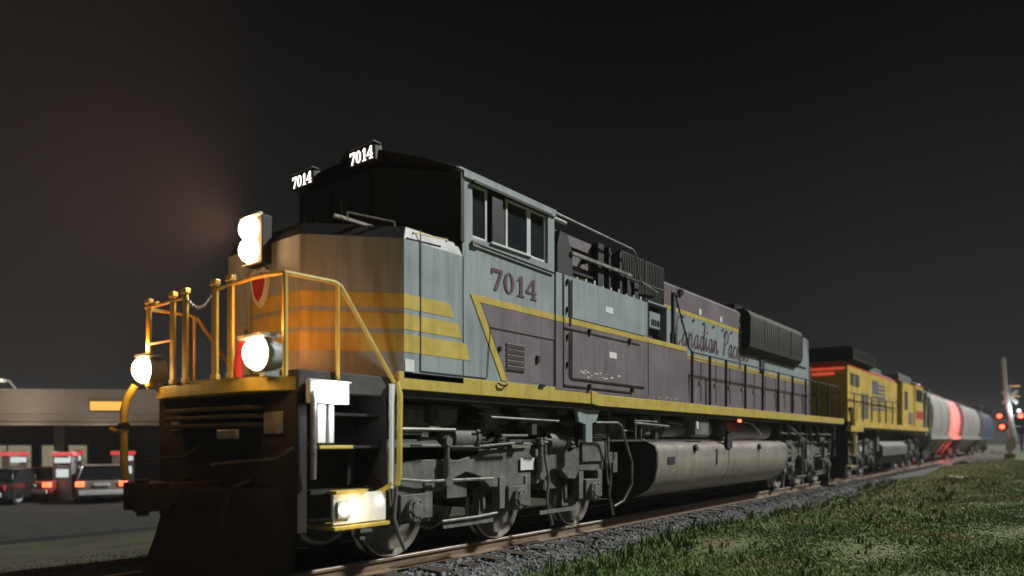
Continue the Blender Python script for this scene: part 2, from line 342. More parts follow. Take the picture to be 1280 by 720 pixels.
# ================================================================== GREY ENGINE
S0 = 5.83; S1 = far(S0)                       # outer side planes of the engine
def grey_engine():
    org = (15, TC, 0)
    T = thing('diesel_locomotive', 'grey and maroon diesel locomotive with yellow stripes and lit headlights leading the train', 'locomotive', org)
    def P(mb, name, mats, parent=T, bevel=0., smooth=40, label=None):
        o = mb.build(name, mats, parent, org, (0,0,0), smooth, bevel)
        if label: o['label'] = label
        return o
    # --- deck and yellow sill
    b = MB(); b.box(3.95, 25.9, S0+.06, S1-.06, 1.98, 2.20); b.box(4.6, 25.4, 6.75, far(6.75), 1.50, 1.98); P(b, 'deck', 'under2', bevel=.01)
    for yy, sg in ((S0, 1), (S1, -1)):
        b = MB(); b.box(5.22, 9.30, yy, yy+sg*.055, 2.07, 2.275); b.prism([(9.30,2.07),(9.55,2.045),(9.55,2.235),(9.44,2.262),(9.30,2.275)], 'y', yy-sg*.014, yy+sg*.055)
        b.box(9.55, 25.9, yy-sg*.004, yy+sg*.055, 2.045, 2.235); P(b, 'side_sill', 'yellow', bevel=.006)
    # --- front beam, anticlimber, pilot
    b = MB(); b.prism([(3.96,S0+.10),(3.80,S0+.28),(3.72,6.5),(3.70,TC),(3.72,far(6.5)),(3.80,far(S0+.28)),(3.96,far(S0+.10))], 'z', 1.985, 2.13); P(b, 'front_beam', 'yellow', bevel=.01)
    b = MB()
    b.box(3.93, 4.05, S0+.06, S1-.06, .55, 1.985)
    for k in range(3): b.box(3.74, 3.95, 6.45, far(6.45), 1.62+k*.09, 1.67+k*.09)      # anticlimber ribs
    for sg in (1, -1):                                                                  # corner steps' inner sheets
        y = S0+.06 if sg > 0 else S1-.06
        b.box(4.05, 5.18, y+sg*.62, y+sg*.66, .60, 1.98)
    b.box(3.905, 3.935, 6.1, 6.45, 1.55, 1.78, 1); b.box(3.90, 3.93, 8.2, 8.5, 1.60, 1.72, 1)
    b.box(3.70, 3.74, 6.62, 7.02, 1.50, 1.60, 1)
    P(b, 'pilot', ['sooty', 'pipe'], bevel=.012)
    b = MB()                                                                            # snow plough, V in plan and raked
    n = 9
    for i in range(n):
        for a0, a1 in ((i/n, (i+1)/n),):
            def col(t):
                y = S0+.10+(S1-S0-.20)*t; k = 1-abs(2*t-1)
                return (3.86-.70*k, y)
            (x0, y0), (x1, y1) = col(a0), col(a1)
            b.add([(x0+.20,y0,.98),(x1+.20,y1,.98),(x1+.04,y1,.40),(x0+.04,y0,.40),(x1-.08,y1,.07),(x0-.08,y0,.07),(x0+.0,y0,.07),(x1,y1,.07),(x0+.27,y0,.98),(x1+.27,y1,.98)],
                  [(0,3,2,1),(3,5,4,2),(5,6,7,4),(0,1,9,8),(8,9,7,6)])
    P(b, 'snow_plough', 'sooty', smooth=60)
    b = MB()
    b.prism([(TC-.13,.82),(TC-.09,.77),(TC+.09,.77),(TC+.13,.82),(TC+.13,.98),(TC+.09,1.03),(TC-.09,1.03),(TC-.13,.98)], 'x', 3.28, 3.95)
    b.prism([(3.32,TC-.13),(3.18,TC-.20),(3.04,TC-.21),(2.96,TC-.16),(2.98,TC-.06),(3.10,TC-.03),(3.12,TC+.05),(3.05,TC+.12),(2.98,TC+.14),(3.0,TC+.22),(3.14,TC+.22),(3.32,TC+.15)], 'z', .76, 1.05)
    b.cyl((3.05,TC-.13,.72), (3.05,TC-.13,1.09), .06, 14); b.tube([(3.2,TC+.16,1.0),(3.25,TC+.2,.9),(3.3,TC+.4,.9)], .02, 6)
    P(b, 'coupler', 'sooty', bevel=.025)
    for y in (6.72, far(6.72)):
        b = MB(); b.tube([(3.92,y,1.05),(3.72,y,.98),(3.60,y,.70),(3.62,y-.03,.45),(3.70,y-.05,.38)], .035, 8, 0); b.cyl((3.70,y-.05,.38), (3.74,y-.06,.30), .05, 8, m=0); P(b, 'air_hose', 'rubber')
    for y0, y1 in ((S0+.0, TC-.3), (TC+.3, S1)):
        b = MB(); b.tube([(3.86,y0,1.42),(3.70,y0+.1,1.30),(3.66,(y0+y1)/2,1.27),(3.68,y1,1.22)], .016, 6); P(b, 'coupling_lever', 'under2')
    # --- corner steps
    for sg, yy in ((1, S0), (-1, S1)):
        b = MB()
        for z, xa, xb in ((.955, 4.36, 4.78), (1.43, 4.16, 4.58)): b.box(4.12, 5.06, yy+sg*.14, yy+sg*.60, z-.03, z, 0); b.box(xa, xb, yy+sg*.0, yy+sg*.14, z-.03, z+.003, 1)
        b.box(4.20, 5.06, yy+sg*.16, yy+sg*.60, 1.75, 1.78, 0); b.box(4.14, 4.24, yy+sg*.01, yy+sg*.05, 1.46, 1.86, 2); b.box(4.28, 4.34, yy+sg*.01, yy+sg*.05, 1.46, 1.86, 2)
        b.box(4.36, 5.07, yy+sg*.05, yy+sg*.09, .60, .92, 2); b.box(4.34, 5.09, yy, yy+sg*.60, .545, .585, 1)
        b.box(5.085, 5.10, yy+sg*.06, yy+sg*.62, .96, 1.98, 0)
        P(b, 'step', ['sooty', 'yellow', 'white'], bevel=.004)
        b = MB(); b.tube([(5.17,yy-sg*.02,.98),(5.19,yy-sg*.04,1.1),(5.20,yy-sg*.04,2.0),(5.19,yy,2.14)], .034, 10, 0); b.box(5.10, 5.145, yy-sg*.02, yy+sg*.03, .95, 2.12, 1); b.tube([(5.12,yy,1.0),(5.05,yy+sg*.05,.94),(4.98,yy+sg*.1,.90)], .03, 8, 0)
        P(b, 'step_pole', ['yellow', 'white'])
        b = MB(); b.tube([(4.06,yy-sg*.03,1.10),(4.05,yy-sg*.05,1.3),(4.05,yy-sg*.05,1.9),(4.06,yy,2.0)], .028, 8); P(b, 'grab_iron', 'pipe')
        b = MB(); b.tube([(5.19,yy+sg*.03,2.12),(4.44,yy+sg*.03,3.10),(4.36,yy+sg*.03,3.13),(3.80,yy+sg*.06,3.13),(3.72,yy+sg*.2,3.12),(3.68,yy+sg*.6,3.12)], .024, 10)
        b.tube([(3.80,yy+sg*.06,3.13),(3.80,yy+sg*.06,2.12)], .026, 10); b.tube([(4.40,yy+sg*.03,3.12),(4.40,yy+sg*.03,2.12)], .022, 10)
        P(b, 'corner_handrail', 'yellow')
    # --- front railing posts, chain and far pole
    for y in (8.60, 7.98, 7.68, 7.02, 6.70):
        b = MB(); b.box(3.67, 3.70, y-.055, y+.055, 2.13, 3.14, 0); b.box(3.655, 3.715, y-.065, y+.065, 3.14, 3.20, 0); b.box(3.66, 3.71, y-.06, y+.06, 2.13, 2.19, 0)
        P(b, 'railing_post', 'yellow', bevel=.01)
    b = MB()
    for y0, y1 in ((7.68, 7.02),):
        n = 22
        for i in range(n):
            t = (i+.5)/n; y = y0+(y1-y0)*t; z = 3.10-.16*math.sin(math.pi*t)
            b.lathe((3.685, y, z), (1,0,0) if i % 2 else (0,0,1), [(.026,-.005),(.026,.005),(.014,.005),(.014,-.005),(.026,-.005)], 8)
    P(b, 'safety_chain', 'pipe')
    b = MB(); b.tube([(3.685,8.60,3.10),(3.685,7.68,3.10)], .022, 8); b.tube([(3.685,7.02,3.10),(3.685,6.3,3.11)], .022, 8); b.tube([(3.685,8.60,2.65),(3.685,7.98,2.65)], .018, 8); build_each(b, 'front_rail', 'yellow', T, org)
    b = MB(); b.tube([(3.62,8.82,2.16),(3.55,8.86,2.02),(3.52,8.90,1.85),(3.52,8.90,1.2),(3.54,8.90,1.0)], .045, 10, 0); b.tube([(3.52,8.90,1.62),(3.48,9.02,1.6),(3.45,9.12,1.63)], .025, 8, 0); b.tube([(3.52,8.955,1.66),(3.52,8.845,1.66)], .05, 8, 1)
    P(b, 'far_step_pole', ['yellow', 'black'])
    # --- nose (chamfered short hood)
    plan = [(6.30,S0),(5.30,S0),(4.52,6.55),(4.46,6.62),(4.46,far(6.62)),(4.52,far(6.55)),(5.30,S1),(6.30,S1)]
    def grow(pl, e): 
        c = (6.3, TC); out = []
        for x, y in pl:
            out.append((x-e if x < 6.2 else x, y+(e if y > c[1] else -e)))
        return out
    b = MB()
    b.prism(plan, 'z', 2.20, 3.80, 0)
    top = [(x+(.07 if x < 6 else 0), y+(.05 if y < TC else -.05)) for x, y in plan]
    n = len(plan)
    b.add([(x, y, 3.80) for x, y in plan]+[(x, y, 3.955) for x, y in top], [tuple(range(n, 2*n))]+[(i, n+i, n+(i+1)%n, (i+1)%n) for i in range(n)], 2)
    st = [(3.00, 3.17), (2.76, 2.94), (2.50, 2.71)]
    for z0, z1 in st:
        pl = grow(plan, .004)[1:7]
        for i in range(5):
            (x0, y0), (x1, y1) = pl[i], pl[i+1]
            b.add([(x0,y0,z0),(x1,y1,z0),(x1,y1,z1),(x0,y0,z1)], [(0,3,2,1)], 1)
    for (z0, z1), xe in zip(st, ((6.13, 6.04), (6.27, 6.20), (6.42, 6.34))):
        for y, fl in ((S0-.004, 0), (S1+.004, 1)):
            q = [(5.30-.004,y,z0),(xe[0],y,z0),(xe[1],y,z1),(5.30-.004,y,z1)]
            b.add(q, [(0,1,2,3) if not fl else (3,2,1,0)], 1)
    for y in (S0-.006, S1+.006):                                              # seam strip at the corner and foot line
        b.box(5.545, 5.56, y-.003, y+.003, 2.30, 3.96, 2); b.box(5.56, 6.72, y-.003, y+.003, 2.288, 2.302, 2); b.box(5.31, 5.45, y-.002, y+.002, 2.28, 2.42, 3)
    P(b, 'nose', ['grey', 'yellow', 'black', 'white'], smooth=25)
    # nose door, headlight housing, shield
    b = MB(); b.box(4.425, 4.452, 7.62, far(6.75), 2.26, 3.45, 0); b.box(4.41, 4.428, 7.66, far(6.82), 2.9, 3.3, 0); b.cyl((4.40,7.68,2.8), (4.43,7.68,2.8), .03, 10, m=1)
    P(b, 'nose_door', ['grey', 'pipe'], bevel=.008)
    b = MB(); b.prism([(3.30,TC-.17),(3.45,TC-.19),(3.55,TC-.12),(3.55,TC+.12),(3.45,TC+.19),(3.30,TC+.17),(3.12,TC+.12),(3.02,TC),(3.12,TC-.12)], 'x', 4.40, 4.45)
    bb = MB(); bb.add([(x, q, p) for x, (p, q) in []], []); 
    b2 = MB(); pts = [(TC-.17,3.34),(TC-.19,3.48),(TC-.10,3.53),(TC,3.50),(TC+.10,3.53),(TC+.19,3.48),(TC+.17,3.34),(TC+.11,3.16),(TC,3.06),(TC-.11,3.16)]
    b2.prism(pts, 'x', 4.412, 4.458, 0); b2.prism([(TC+(y-TC)*.72, 3.31+(z-3.31)*.72) for y, z in pts], 'x', 4.402, 4.413, 1)
    P(b2, 'shield_emblem', ['white', 'red'])
    b = MB(); b.box(4.335, 4.47, TC-.20, TC+.20, 3.56, 4.12, 2); b.box(4.29, 4.34, TC-.22, TC+.22, 4.10, 4.13, 1); b.box(4.30, 4.34, TC-.19, TC+.19, 3.545, 3.565, 1)  # white strips at top and foot paint the glints on the housing edges
    hl = P(b, 'headlight', ['grey', 'white', 'black'], bevel=.015)
    for z in (3.71, 3.96):
        b = MB(); b.lathe((4.33,TC,z), (-1,0,0), [(.150,0),(.150,.035),(.135,.075),(.10,.115),(.05,.14),(.0,.145)], 28); P(b, 'lens', 'e_head', hl)
    for y in (6.13, far(6.13)):
        b = MB(); b.box(3.70, 3.86, y-.05, y+.05, 2.12, 2.22, 0); b.cyl((3.88,y,2.34), (3.66,y,2.34), .13, 24, .17, 0); b.box(3.60, 3.80, y-.17, y+.17, 2.50, 2.53, 0)
        dl = P(b, 'ditch_light', ['grey'], bevel=.005)
        b = MB(); b.lathe((3.66,y,2.34), (-1,0,0), [(.165,0),(.165,.03),(.14,.08),(.09,.12),(.0,.14)], 28); P(b, 'lens', 'e_ditch', dl)
    b = MB(); b.tube([(3.72,6.62,2.14),(3.71,6.60,2.30),(3.69,6.52,2.44),(3.66,6.38,2.50)], .045, 10, 0); b.box(3.60,3.74,6.26,6.42,2.49,2.53,1); P(b, 'marker_bracket', ['red', 'white'])
    # --- step lamps
    b = MB(); b.box(4.02, 4.50, S0-.035, S0+.04, 1.86, 2.09, 0); b.box(4.0, 4.52, S0-.05, S0+.0, 2.085, 2.10, 0)
    sl = P(b, 'step_lamp', ['white'], bevel=.01)
    b = MB(); b.lathe((4.30,S0-.035,1.97), (0,-1,0), [(.10,0),(.09,.03),(.05,.05),(0,.06)], 20); P(b, 'lens', 'e_step', sl)
    b = MB(); b.box(4.40, 4.56, S0+.02, S0+.055, .66, .84, 0); sl2 = P(b, 'step_lamp', ['pipe'])
    b = MB(); b.lathe((4.48,S0+.02,.76), (0,-1,0), [(.065,0),(.05,.02),(0,.03)], 16); b.lathe((4.99,S0+.045,.82), (0,-1,0), [(.03,0),(.02,.015),(0,.02)], 12); build_each(b, 'lens', 'e_steplow', sl2, org)
    # --- cab
    plan2 = [(8.28,S0),(6.27,S0),(5.56,6.52),(5.50,6.60),(5.50,far(6.60)),(5.56,far(6.52)),(6.27,S1),(8.28,S1)]
    b = MB()
    for yy, sg in ((S0, 1), (S1, -1)):                                          # side walls with the window bay left open
        b.box(6.28, 8.28, yy, yy+sg*.12, 2.28, 4.08, 0); b.box(6.28, 6.46, yy, yy+sg*.12, 4.08, 4.80, 0); b.box(8.12, 8.28, yy, yy+sg*.12, 4.08, 4.80, 0); b.box(6.28, 8.28, yy-sg*.03, yy+sg*.12, 4.80, 4.875, 0)
        b.box(6.24, 6.30, yy-sg*.012, yy+sg*.02, 3.98, 4.86, 3)
        # maroon field and yellow V line (thin coats, each proud of the other)
        y1 = yy-sg*.004; y2 = yy-sg*.008; fl = sg < 0
        def sheet(pts, y, m): b.add([(p[0], y, p[1]) for p in pts], [tuple(range(len(pts)))[::(-1 if fl else 1)]], m)
        sheet([(7.16,2.30),(8.27,2.30),(8.27,3.30),(6.62,3.30)], y1, 1)
        sheet([(6.42,3.355),(6.60,3.27),(8.27,3.27),(8.27,3.36),(6.42,3.36)], y2, 2)
        sheet([(6.42,3.355),(7.05,2.285),(7.17,2.285),(6.60,3.27)], y2, 2)
        # access door lines, louvres, handles
        for q in ((6.80,8.50,2.965,2.978),(8.44,8.455,2.30,2.97)): b.box(min(q[0],8.26), min(q[1],8.275), yy-sg*.012, yy, q[2], q[3], 4)
        sheet([(6.735,2.30),(6.75,2.30),(6.815,2.97),(6.80,2.97)], yy-sg*.011, 4)
        for k in range(5):
            z = 2.45+k*.075; b.prism([(yy-sg*.006,z),(yy-sg*.026,z+.048),(yy-sg*.02,z+.055),(yy,z+.055),(yy,z)], 'x', 7.14, 7.54, 1)
            b.box(7.14, 7.54, yy-sg*.018, yy-sg*.006, z-.016, z-.004, 4)
        b.box(6.98, 7.02, yy-sg*.03, yy, 2.68, 2.74, 4); b.box(7.82, 7.88, yy-sg*.03, yy, 2.60, 2.70, 4); b.tube([(6.95,yy-sg*.02,2.25),(7.0,yy-sg*.04,2.22),(7.1,yy-sg*.04,2.22),(7.15,yy-sg*.02,2.25)], .012, 6, 4); b.box(7.9, 8.02, yy-sg*.03, yy, 2.26, 2.29, 4)
        b.tube([(6.46,yy-sg*.03,4.0),(8.24,yy-sg*.03,3.955)], .014, 6, 4); b.box(6.44, 6.56, yy-sg*.04, yy, 3.96, 4.03, 5)
        b.box(8.275, 8.29, yy-sg*.002, yy+.1*sg, 2.3, 4.0, 4)
    # cab front: wedge of dark panels, floor and roof
    b.prism([(6.28,S0+.004),(5.56,6.52),(5.50,6.60),(5.50,far(6.60)),(5.56,far(6.52)),(6.28,S1-.004),(6.28,S1-.3),(5.75,far(6.7)),(5.75,6.7),(6.28,S0+.3)], 'z', 3.957, 4.86, 3)
    b.box(8.20, 8.275, S0+.12, S1-.12, 2.28, 4.8, 0); b.box(6.3, 8.2, S0+.12, S1-.12, 3.2, 3.3, 3)
    P(b, 'cab', ['grey', 'maroon', 'yellow', 'black', 'dark', 'pipe'], smooth=25)
    b = MB()
    prof = [(S0-.03,4.877),(S0-.03,4.90),(6.05,4.98),(6.5,5.08),(TC,5.11),(far(6.5),5.08),(far(6.05),4.98),(S1+.03,4.90),(S1+.03,4.877)]
    b.prism(prof, 'x', 6.20, 8.30, 0)
    fx = lambda y: 5.50 if abs(y-TC) < .95 else 5.50+(abs(y-TC)-.95)*1.0
    b.add([(6.20,y,z) for y, z in prof]+[(fx(y), y, z-(.02 if z > 4.88 else .01)) for y, z in prof], [(i, i+1, 9+i+1, 9+i) for i in range(8)]+[tuple(range(9, 18))[::-1], (0, 9, 17, 8)], 1)
    P(b, 'cab_roof', ['grey', 'black'], smooth=30, bevel=.0)
    # windows
    for yy, sg in ((S0, 1), (S1, -1)):
        for x0, x1 in ((6.46, 6.80), (7.18, 7.70), (7.70, 8.12)):
            b = MB(); t = .045; yi = yy+sg*.035
            z0, z1 = 4.08, 4.80
            b.box(x0, x0+t, yi, yi+sg*.05, z0, z1); b.box(x1-t, x1, yi, yi+sg*.05, z0, z1); b.box(x0+t, x1-t, yi, yi+sg*.05, z0, z0+t); b.box(x0+t, x1-t, yi, yi+sg*.05, z1-t, z1)
            w = P(b, 'side_window', 'frame', bevel=.004)
            b = MB(); b.box(x0+t, x1-t, yi+sg*.02, yi+sg*.03, z0+t, z1-t); P(b, 'pane', 'glass', w)
        b = MB(); b.box(6.80, 7.18, yy+sg*.045, yy+sg*.10, 4.08, 4.80, 0); b.box(6.84, 7.06, yy-sg*.015, yy+sg*.01, 4.10, 4.74, 0); b.box(6.82,7.70,yy-sg*.03,yy+sg*.07,4.075,4.105,1); P(b, 'wind_deflector', ['black', 'frame'], bevel=.004)
        b = MB(); b.box(6.44, 8.14, yy-sg*.06, yy+sg*.0, 4.765, 4.80); P(b, 'sun_visor', 'black')
    # windshields on the wedge and the front
    def pane_on(p, q, z0, z1, name):
        p = Vector((*p, 0)); q = Vector((*q, 0)); d = (q-p); nrm = Vector((d.y, -d.x, 0)).normalized()
        if nrm.x > 0: nrm = -nrm
        fr = MB(); gl = MB()
        def W(t, z, o): v = p+d*t+nrm*o; return (v.x, v.y, z)
        e = .045/d.length; ez = .045
        o, g = .014, .008
        outer = [(0,z0),(1,z0),(1,z1),(0,z1)]; inner = [(e,z0+ez),(1-e,z0+ez),(1-e,z1-ez),(e,z1-ez)]
        fr.add([W(t,z,o) for t, z in outer]+[W(t,z,o) for t, z in inner]+[W(t,z,.002) for t, z in outer], [(i,(i+1)%4,4+(i+1)%4,4+i) for i in range(4)]+[(i,8+i,8+(i+1)%4,(i+1)%4) for i in range(4)])
        gl.add([W(t,z,g) for t, z in inner], [(0,1,2,3)])
        w = P(fr, name, 'black', smooth=0); P(gl, 'pane', 'glass', w, smooth=0)
    for mm in (lambda y: y, far):
        pane_on((6.20, mm(S0+.07)), (5.64, mm(6.44)), 4.12, 4.78, 'windshield')
        pane_on((5.497, mm(6.66)), (5.497, mm(7.33)), 4.12, 4.78, 'windshield')
    b = MB(); b.tube([(5.44,6.95,4.06),(5.42,7.1,4.2),(5.42,7.15,4.55)], .012, 6); b.tube([(5.44,7.8,4.06),(5.42,7.9,4.2),(5.42,7.95,4.55)], .012, 6); b.box(5.40,5.50,6.62,7.0,4.02,4.06); build_each(b, 'wiper', 'pipe', T, org)
    b = MB(); b.box(4.62, 5.4, 6.2, 6.24, 3.955, 3.985); b.tube([(4.75,6.15,3.955),(4.75,6.15,4.02),(5.3,6.0,4.02),(5.3,6.0,3.955)], .014, 6); P(b, 'nose_grab_rail', 'pipe')
    b = MB(); b.tube([(5.40,5.80,3.86),(5.40,5.78,3.88),(5.95,5.78,3.92),(5.95,5.80,3.90)], .012, 6); b.tube([(5.75,6.3,4.02),(6.15,5.95,4.02)], .012, 6); P(b, 'cab_grab_rail', 'yellow')
    # number boards
    for y in (6.76, far(6.76)):
        b = MB(); b.box(5.44, 5.56, y-.25, y+.25, 4.93, 5.13); nb = P(b, 'number_board', 'black', bevel=.01)
        b = MB()
        sc = .165; L = 2.70*sc
        digits(b, '7014', lambda u, v, t: (5.432, y+L/2-u*sc, 4.952+v*.155))
        P(b, 'lit_digits', 'e_num', nb, smooth=0)
        b = MB(); b.box(5.40, 5.52, y-.27, y+.27, 5.133, 5.148); P(b, 'hood_strip', 'black', nb)
    # cab number, left side
    b = MB(); digits(b, '7014', lambda u, v, t: (6.83+u*.375, S0-.010, 3.48+v*.29)); P(b, 'cab_number', 'letter', smooth=0)
    b = MB(); b.cyl((6.4,TC,5.10), (6.4,TC,5.22), .05, 10); b.cyl((6.9,6.9,5.09), (6.9,6.9,5.30), .012, 6); b.box(7.2,7.5,7.0,7.5,5.1,5.18); P(b, 'roof_antenna', 'blackm')
    b = MB()
    for k in range(3): b.cyl((5.85+.05*k,7.1+.12*k,5.17), (5.50+.05*k,7.1+.12*k,5.17), .025, 10, .06)
    b.box(5.9,6.0,7.0,7.5,5.1,5.14); P(b, 'horn', 'blackm')
    # --- equipment cabinet behind the cab (full width below, stepped hood above)
    for yy, sg in ((S0, 1), (S1, -1)):
        b = MB()
        b.box(8.30, 11.25, yy+sg*.0, yy+sg*.9, 2.24, 4.0, 0)
        b.prism([(11.25,2.24),(13.02,2.24),(12.93,3.28),(12.86,3.34),(11.25,3.34)], 'y', yy, yy+sg*.9, 1)
        fl = sg < 0
        def sheet(pts, y, m): b.add([(p[0], y, p[1]) for p in pts], [tuple(range(len(pts)))[::(-1 if fl else 1)]], m)
        sheet([(8.30,2.245),(11.25,2.245),(11.25,3.30),(8.30,3.30)], yy-sg*.004, 1)
        sheet([(8.30,3.27),(12.90,3.27),(12.86,3.36),(8.30,3.36)], yy-sg*.008, 2)
        b.box(8.50, 8.525, yy-sg*.012, yy, 2.3, 4.0, 3); b.box(8.66, 8.72, yy-sg*.014, yy-sg*.0, 3.24, 3.93, 3); b.box(8.66, 8.72, yy-sg*.014, yy, 2.44, 3.14, 3)
        b.box(8.52, 10.9, yy-sg*.02, yy, 3.175, 3.20, 3); b.box(8.72, 11.08, yy-sg*.02, yy, 2.42, 2.445, 3); b.box(8.52, 10.6, yy-sg*.02, yy, 2.305, 2.33, 3)  # black strips paint the shadow lines along the lower door
        b.box(11.24, 11.255, yy-sg*.01, yy, 2.3, 3.3, 3); b.box(8.295,8.31,yy-sg*.01,yy,2.3,4.0,3)
        b.box(11.23, 11.262, yy-sg*.003, yy+sg*.1, 3.34, 4.005, 4)
        # hinged doors standing a little proud
        b.box(8.74, 11.10, yy-sg*.018, yy, 3.37, 3.96, 0); b.box(8.74, 11.06, yy-sg*.018, yy, 2.45, 3.16, 1)
        for q in ((9.2,3.19),(10.5,3.19),(9.2,2.32),(10.6,2.35)): b.box(q[0], q[0]+.05, yy-sg*.045, yy, q[1]-.03, q[1]+.06, 3)
        for k in range(4): b.box(8.60, 8.63, yy-sg*.03, yy, 2.6+k*.42, 2.68+k*.42, 3)
        for q in ((9.72,3.60,4),(9.84,2.86,4)): b.box(q[0], q[0]+.24, yy-sg*.022, yy-sg*.018, q[1], q[1]+.10, 5)
        # worn paint specks along the bottom of the door
        rnd = random.Random(3)
        for k in range(26):
            x = 8.95+rnd.random()**1.5*1.3; z = 2.47+rnd.random()*.11; w = .01+.03*rnd.random(); sheet([(x,z),(x+w*1.8,z+.004),(x+w*1.2,z+w*.7),(x,z+w*.6)], yy-sg*(.0195+.0001*k), 5)
        for k in range(14):
            x = 11.4+rnd.random()*1.1; z = 2.27+rnd.random()*.05; w = .01+.02*rnd.random(); sheet([(x,z),(x+w*1.8,z),(x+w,z+w*.7)], yy-sg*(.003+.0001*k), 5)
        # ragged row of bolts and clips along the top edge
        for k in range(9): b.box(8.9+k*.26, 8.93+k*.26, yy+sg*.01, yy+sg*.03, 4.0, 4.03+.02*(k % 3), 5)
        P(b, 'equipment_cabinet', ['grey', 'maroon', 'yellow', 'black', 'dark', 'white'], smooth=25)
        # recessed louvre bay
        b = MB(); b.box(11.26, 12.05, yy+sg*.20, yy+sg*.9, 3.34, 4.05, 0); b.box(11.50, 12.03, yy+sg*.10, yy+sg*.2, 3.60, 3.90, 1)
        for k in range(6): b.box(11.58+k*.07, 11.595+k*.07, yy+sg*.085, yy+sg*.10, 3.64, 3.76, 2)
        b.box(11.26, 12.05, yy+sg*.01, yy+sg*.2, 4.02, 4.05, 1); b.box(12.03, 12.06, yy+sg*.01, yy+sg*.2, 3.34, 4.05, 1)
        P(b, 'louvre_bay', ['blackm', 'grey', 'dark'])
    H0 = 6.20; H1 = far(H0)
    # --- long hood
    b = MB()
    for yy, sg in ((H0, 1), (H1, -1)):
        fl = sg < 0
        def sheet(pts, y, m): b.add([(p[0], y, p[1]) for p in pts], [tuple(range(len(pts)))[::(-1 if fl else 1)]], m)
        sheet([(12.05,3.34),(22.9,3.34),(22.9,4.17),(12.05,4.17)], yy-sg*.004, 1)
        sheet([(12.9,3.235),(22.9,3.235),(22.9,3.265),(12.9,3.265)], yy-sg*.006, 2); sheet([(12.9,3.29),(22.9,3.29),(22.9,3.34),(12.9,3.34)], yy-sg*.006, 2)
        sheet([(12.06,4.165),(17.5,4.165),(17.5,4.245),(12.06,4.245)], yy-sg*.008, 2)
        b.box(13.24, 13.26, yy-sg*.006, yy, 3.4, 4.74, 3)
        for k in range(11): b.box(13.6+k*.86, 13.62+k*.86, yy-sg*.010, yy, 2.35, 3.22, 3)
        for k in range(10): b.box(14.36+k*.86, 14.42+k*.86, yy-sg*.03, yy, 2.72, 2.80, 4)
        for x in (14.35, 15.55, 16.75): b.box(x, x+.13, yy-sg*.010, yy-sg*.008, 4.27, 4.40, 5)
        for k in range(7): b.cyl((13.5+k*.55, yy, 4.1), (13.5+k*.55, yy-sg*.03, 4.1), .03, 8, m=3)
        b.box(13.32, 13.48, yy-sg*.05, yy, 4.55, 4.66, 3); b.box(12.1, 12.22, yy-sg*.05, yy, 4.1, 4.2, 3)
    b.prism([(H0,2.2),(H0,4.66),(H0+.12,4.76),(H1-.12,4.76),(H1,4.66),(H1,2.2)], 'x', 12.05, 22.9, 0)
    hood = P(b, 'engine_hood', ['maroon', 'grey', 'yellow', 'black', 'pipe', 'white'], smooth=20)
    b = MB(); cursive(b, 'Canadian Pacific', lambda u, v, t: (13.12+u*.375, H0-.010-t*.15, 3.50+v*.60)); P(b, 'script_lettering', 'script', smooth=0)
    # stepped hood over the cabinet: blower housing, ribs, pipes, screens
    b = MB(); E0 = 6.06; E1 = far(E0)
    b.box(8.30, 12.05, E0+.10, E1-.10, 4.0, 4.80, 0)
    for yy, sg in ((E0, 1), (E1, -1)):
        b.box(9.05, 9.78, yy+sg*.06, yy+sg*.10, 4.32, 4.78, 0); b.box(9.05, 9.78, yy+sg*.055, yy+sg*.09, 4.03, 4.15, 1); b.box(9.45, 9.62, yy+sg*.05, yy+sg*.06, 4.42, 4.49, 5)
        b.prism([(8.55,4.0),(8.98,4.0),(8.95,4.45),(8.80,4.72),(8.62,4.72),(8.55,4.5)], 'y', yy-sg*.10, yy+sg*.09, 2)
        for x0, x1 in ((9.80, 9.98), (10.15, 10.20), (10.52, 10.6)): b.box(x0, x1, yy-sg*.06, yy+sg*.10, 4.02, 4.80, 2)
        b.box(8.98, 9.8, yy+sg*.0, yy+sg*.1, 4.18, 4.24, 2); b.box(8.98, 9.8, yy+sg*.02, yy+sg*.1, 4.56, 4.59, 2)
        b.box(10.72, 10.85, yy-sg*.10, yy+sg*.1, 4.0, 4.35, 2); b.box(10.98, 11.12, yy-sg*.10, yy+sg*.1, 4.0, 4.35, 2); b.box(10.6, 10.9, yy-sg*.02, yy+sg*.08, 4.02, 4.10, 2)
        b.box(8.9, 10.9, yy-sg*.14, yy-sg*.10, 4.40, 4.45, 4)                   # long pipe across
        b.box(8.30, 8.55, yy+sg*.0, yy+sg*.1, 4.05, 4.70, 0)
        for q in range(4): b.box(8.95+.5*q, 8.97+.5*q, yy-sg*.1, yy+sg*.1, 4.38, 4.47, 2)
    b.box(8.30, 12.05, 6.4, far(6.4), 4.80, 4.90, 2)
    P(b, 'blower_housing', ['maroon', 'yellow', 'blackm', 'black', 'pipe', 'white'], smooth=25)
    for yy, sg in ((E0, 1), (E1, -1)):
        b = MB(); b.box(10.62, 12.30, yy-sg*.03, yy+sg*.1, 4.06, 4.86, 0)
        b.box(10.62, 12.30, yy-sg*.05, yy-sg*.03, 4.40, 4.43, 1); b.box(11.5, 11.53, yy-sg*.05, yy-sg*.03, 4.06, 4.86, 1)
        for k in range(26): b.box(10.66+k*.064, 10.68+k*.064, yy-sg*.042, yy-sg*.03, 4.08, 4.84, 0)
        P(b, 'intake_screen', ['screen', 'under2'])
        b = MB(); b.tube([(8.30,S0+sg*.02 if sg > 0 else S1-.02,4.885),(10.72,yy-sg*.20,4.86),(10.84,yy-sg*.20,4.80),(10.96,yy-sg*.20,4.42),(11.08,yy-sg*.2,4.34),(11.9,yy-sg*.1,4.30)], .018, 8, 0)
        b.tube([(8.28,yy-sg*.2,4.80),(8.62,yy-sg*.2,4.80)], .03, 8, 1)
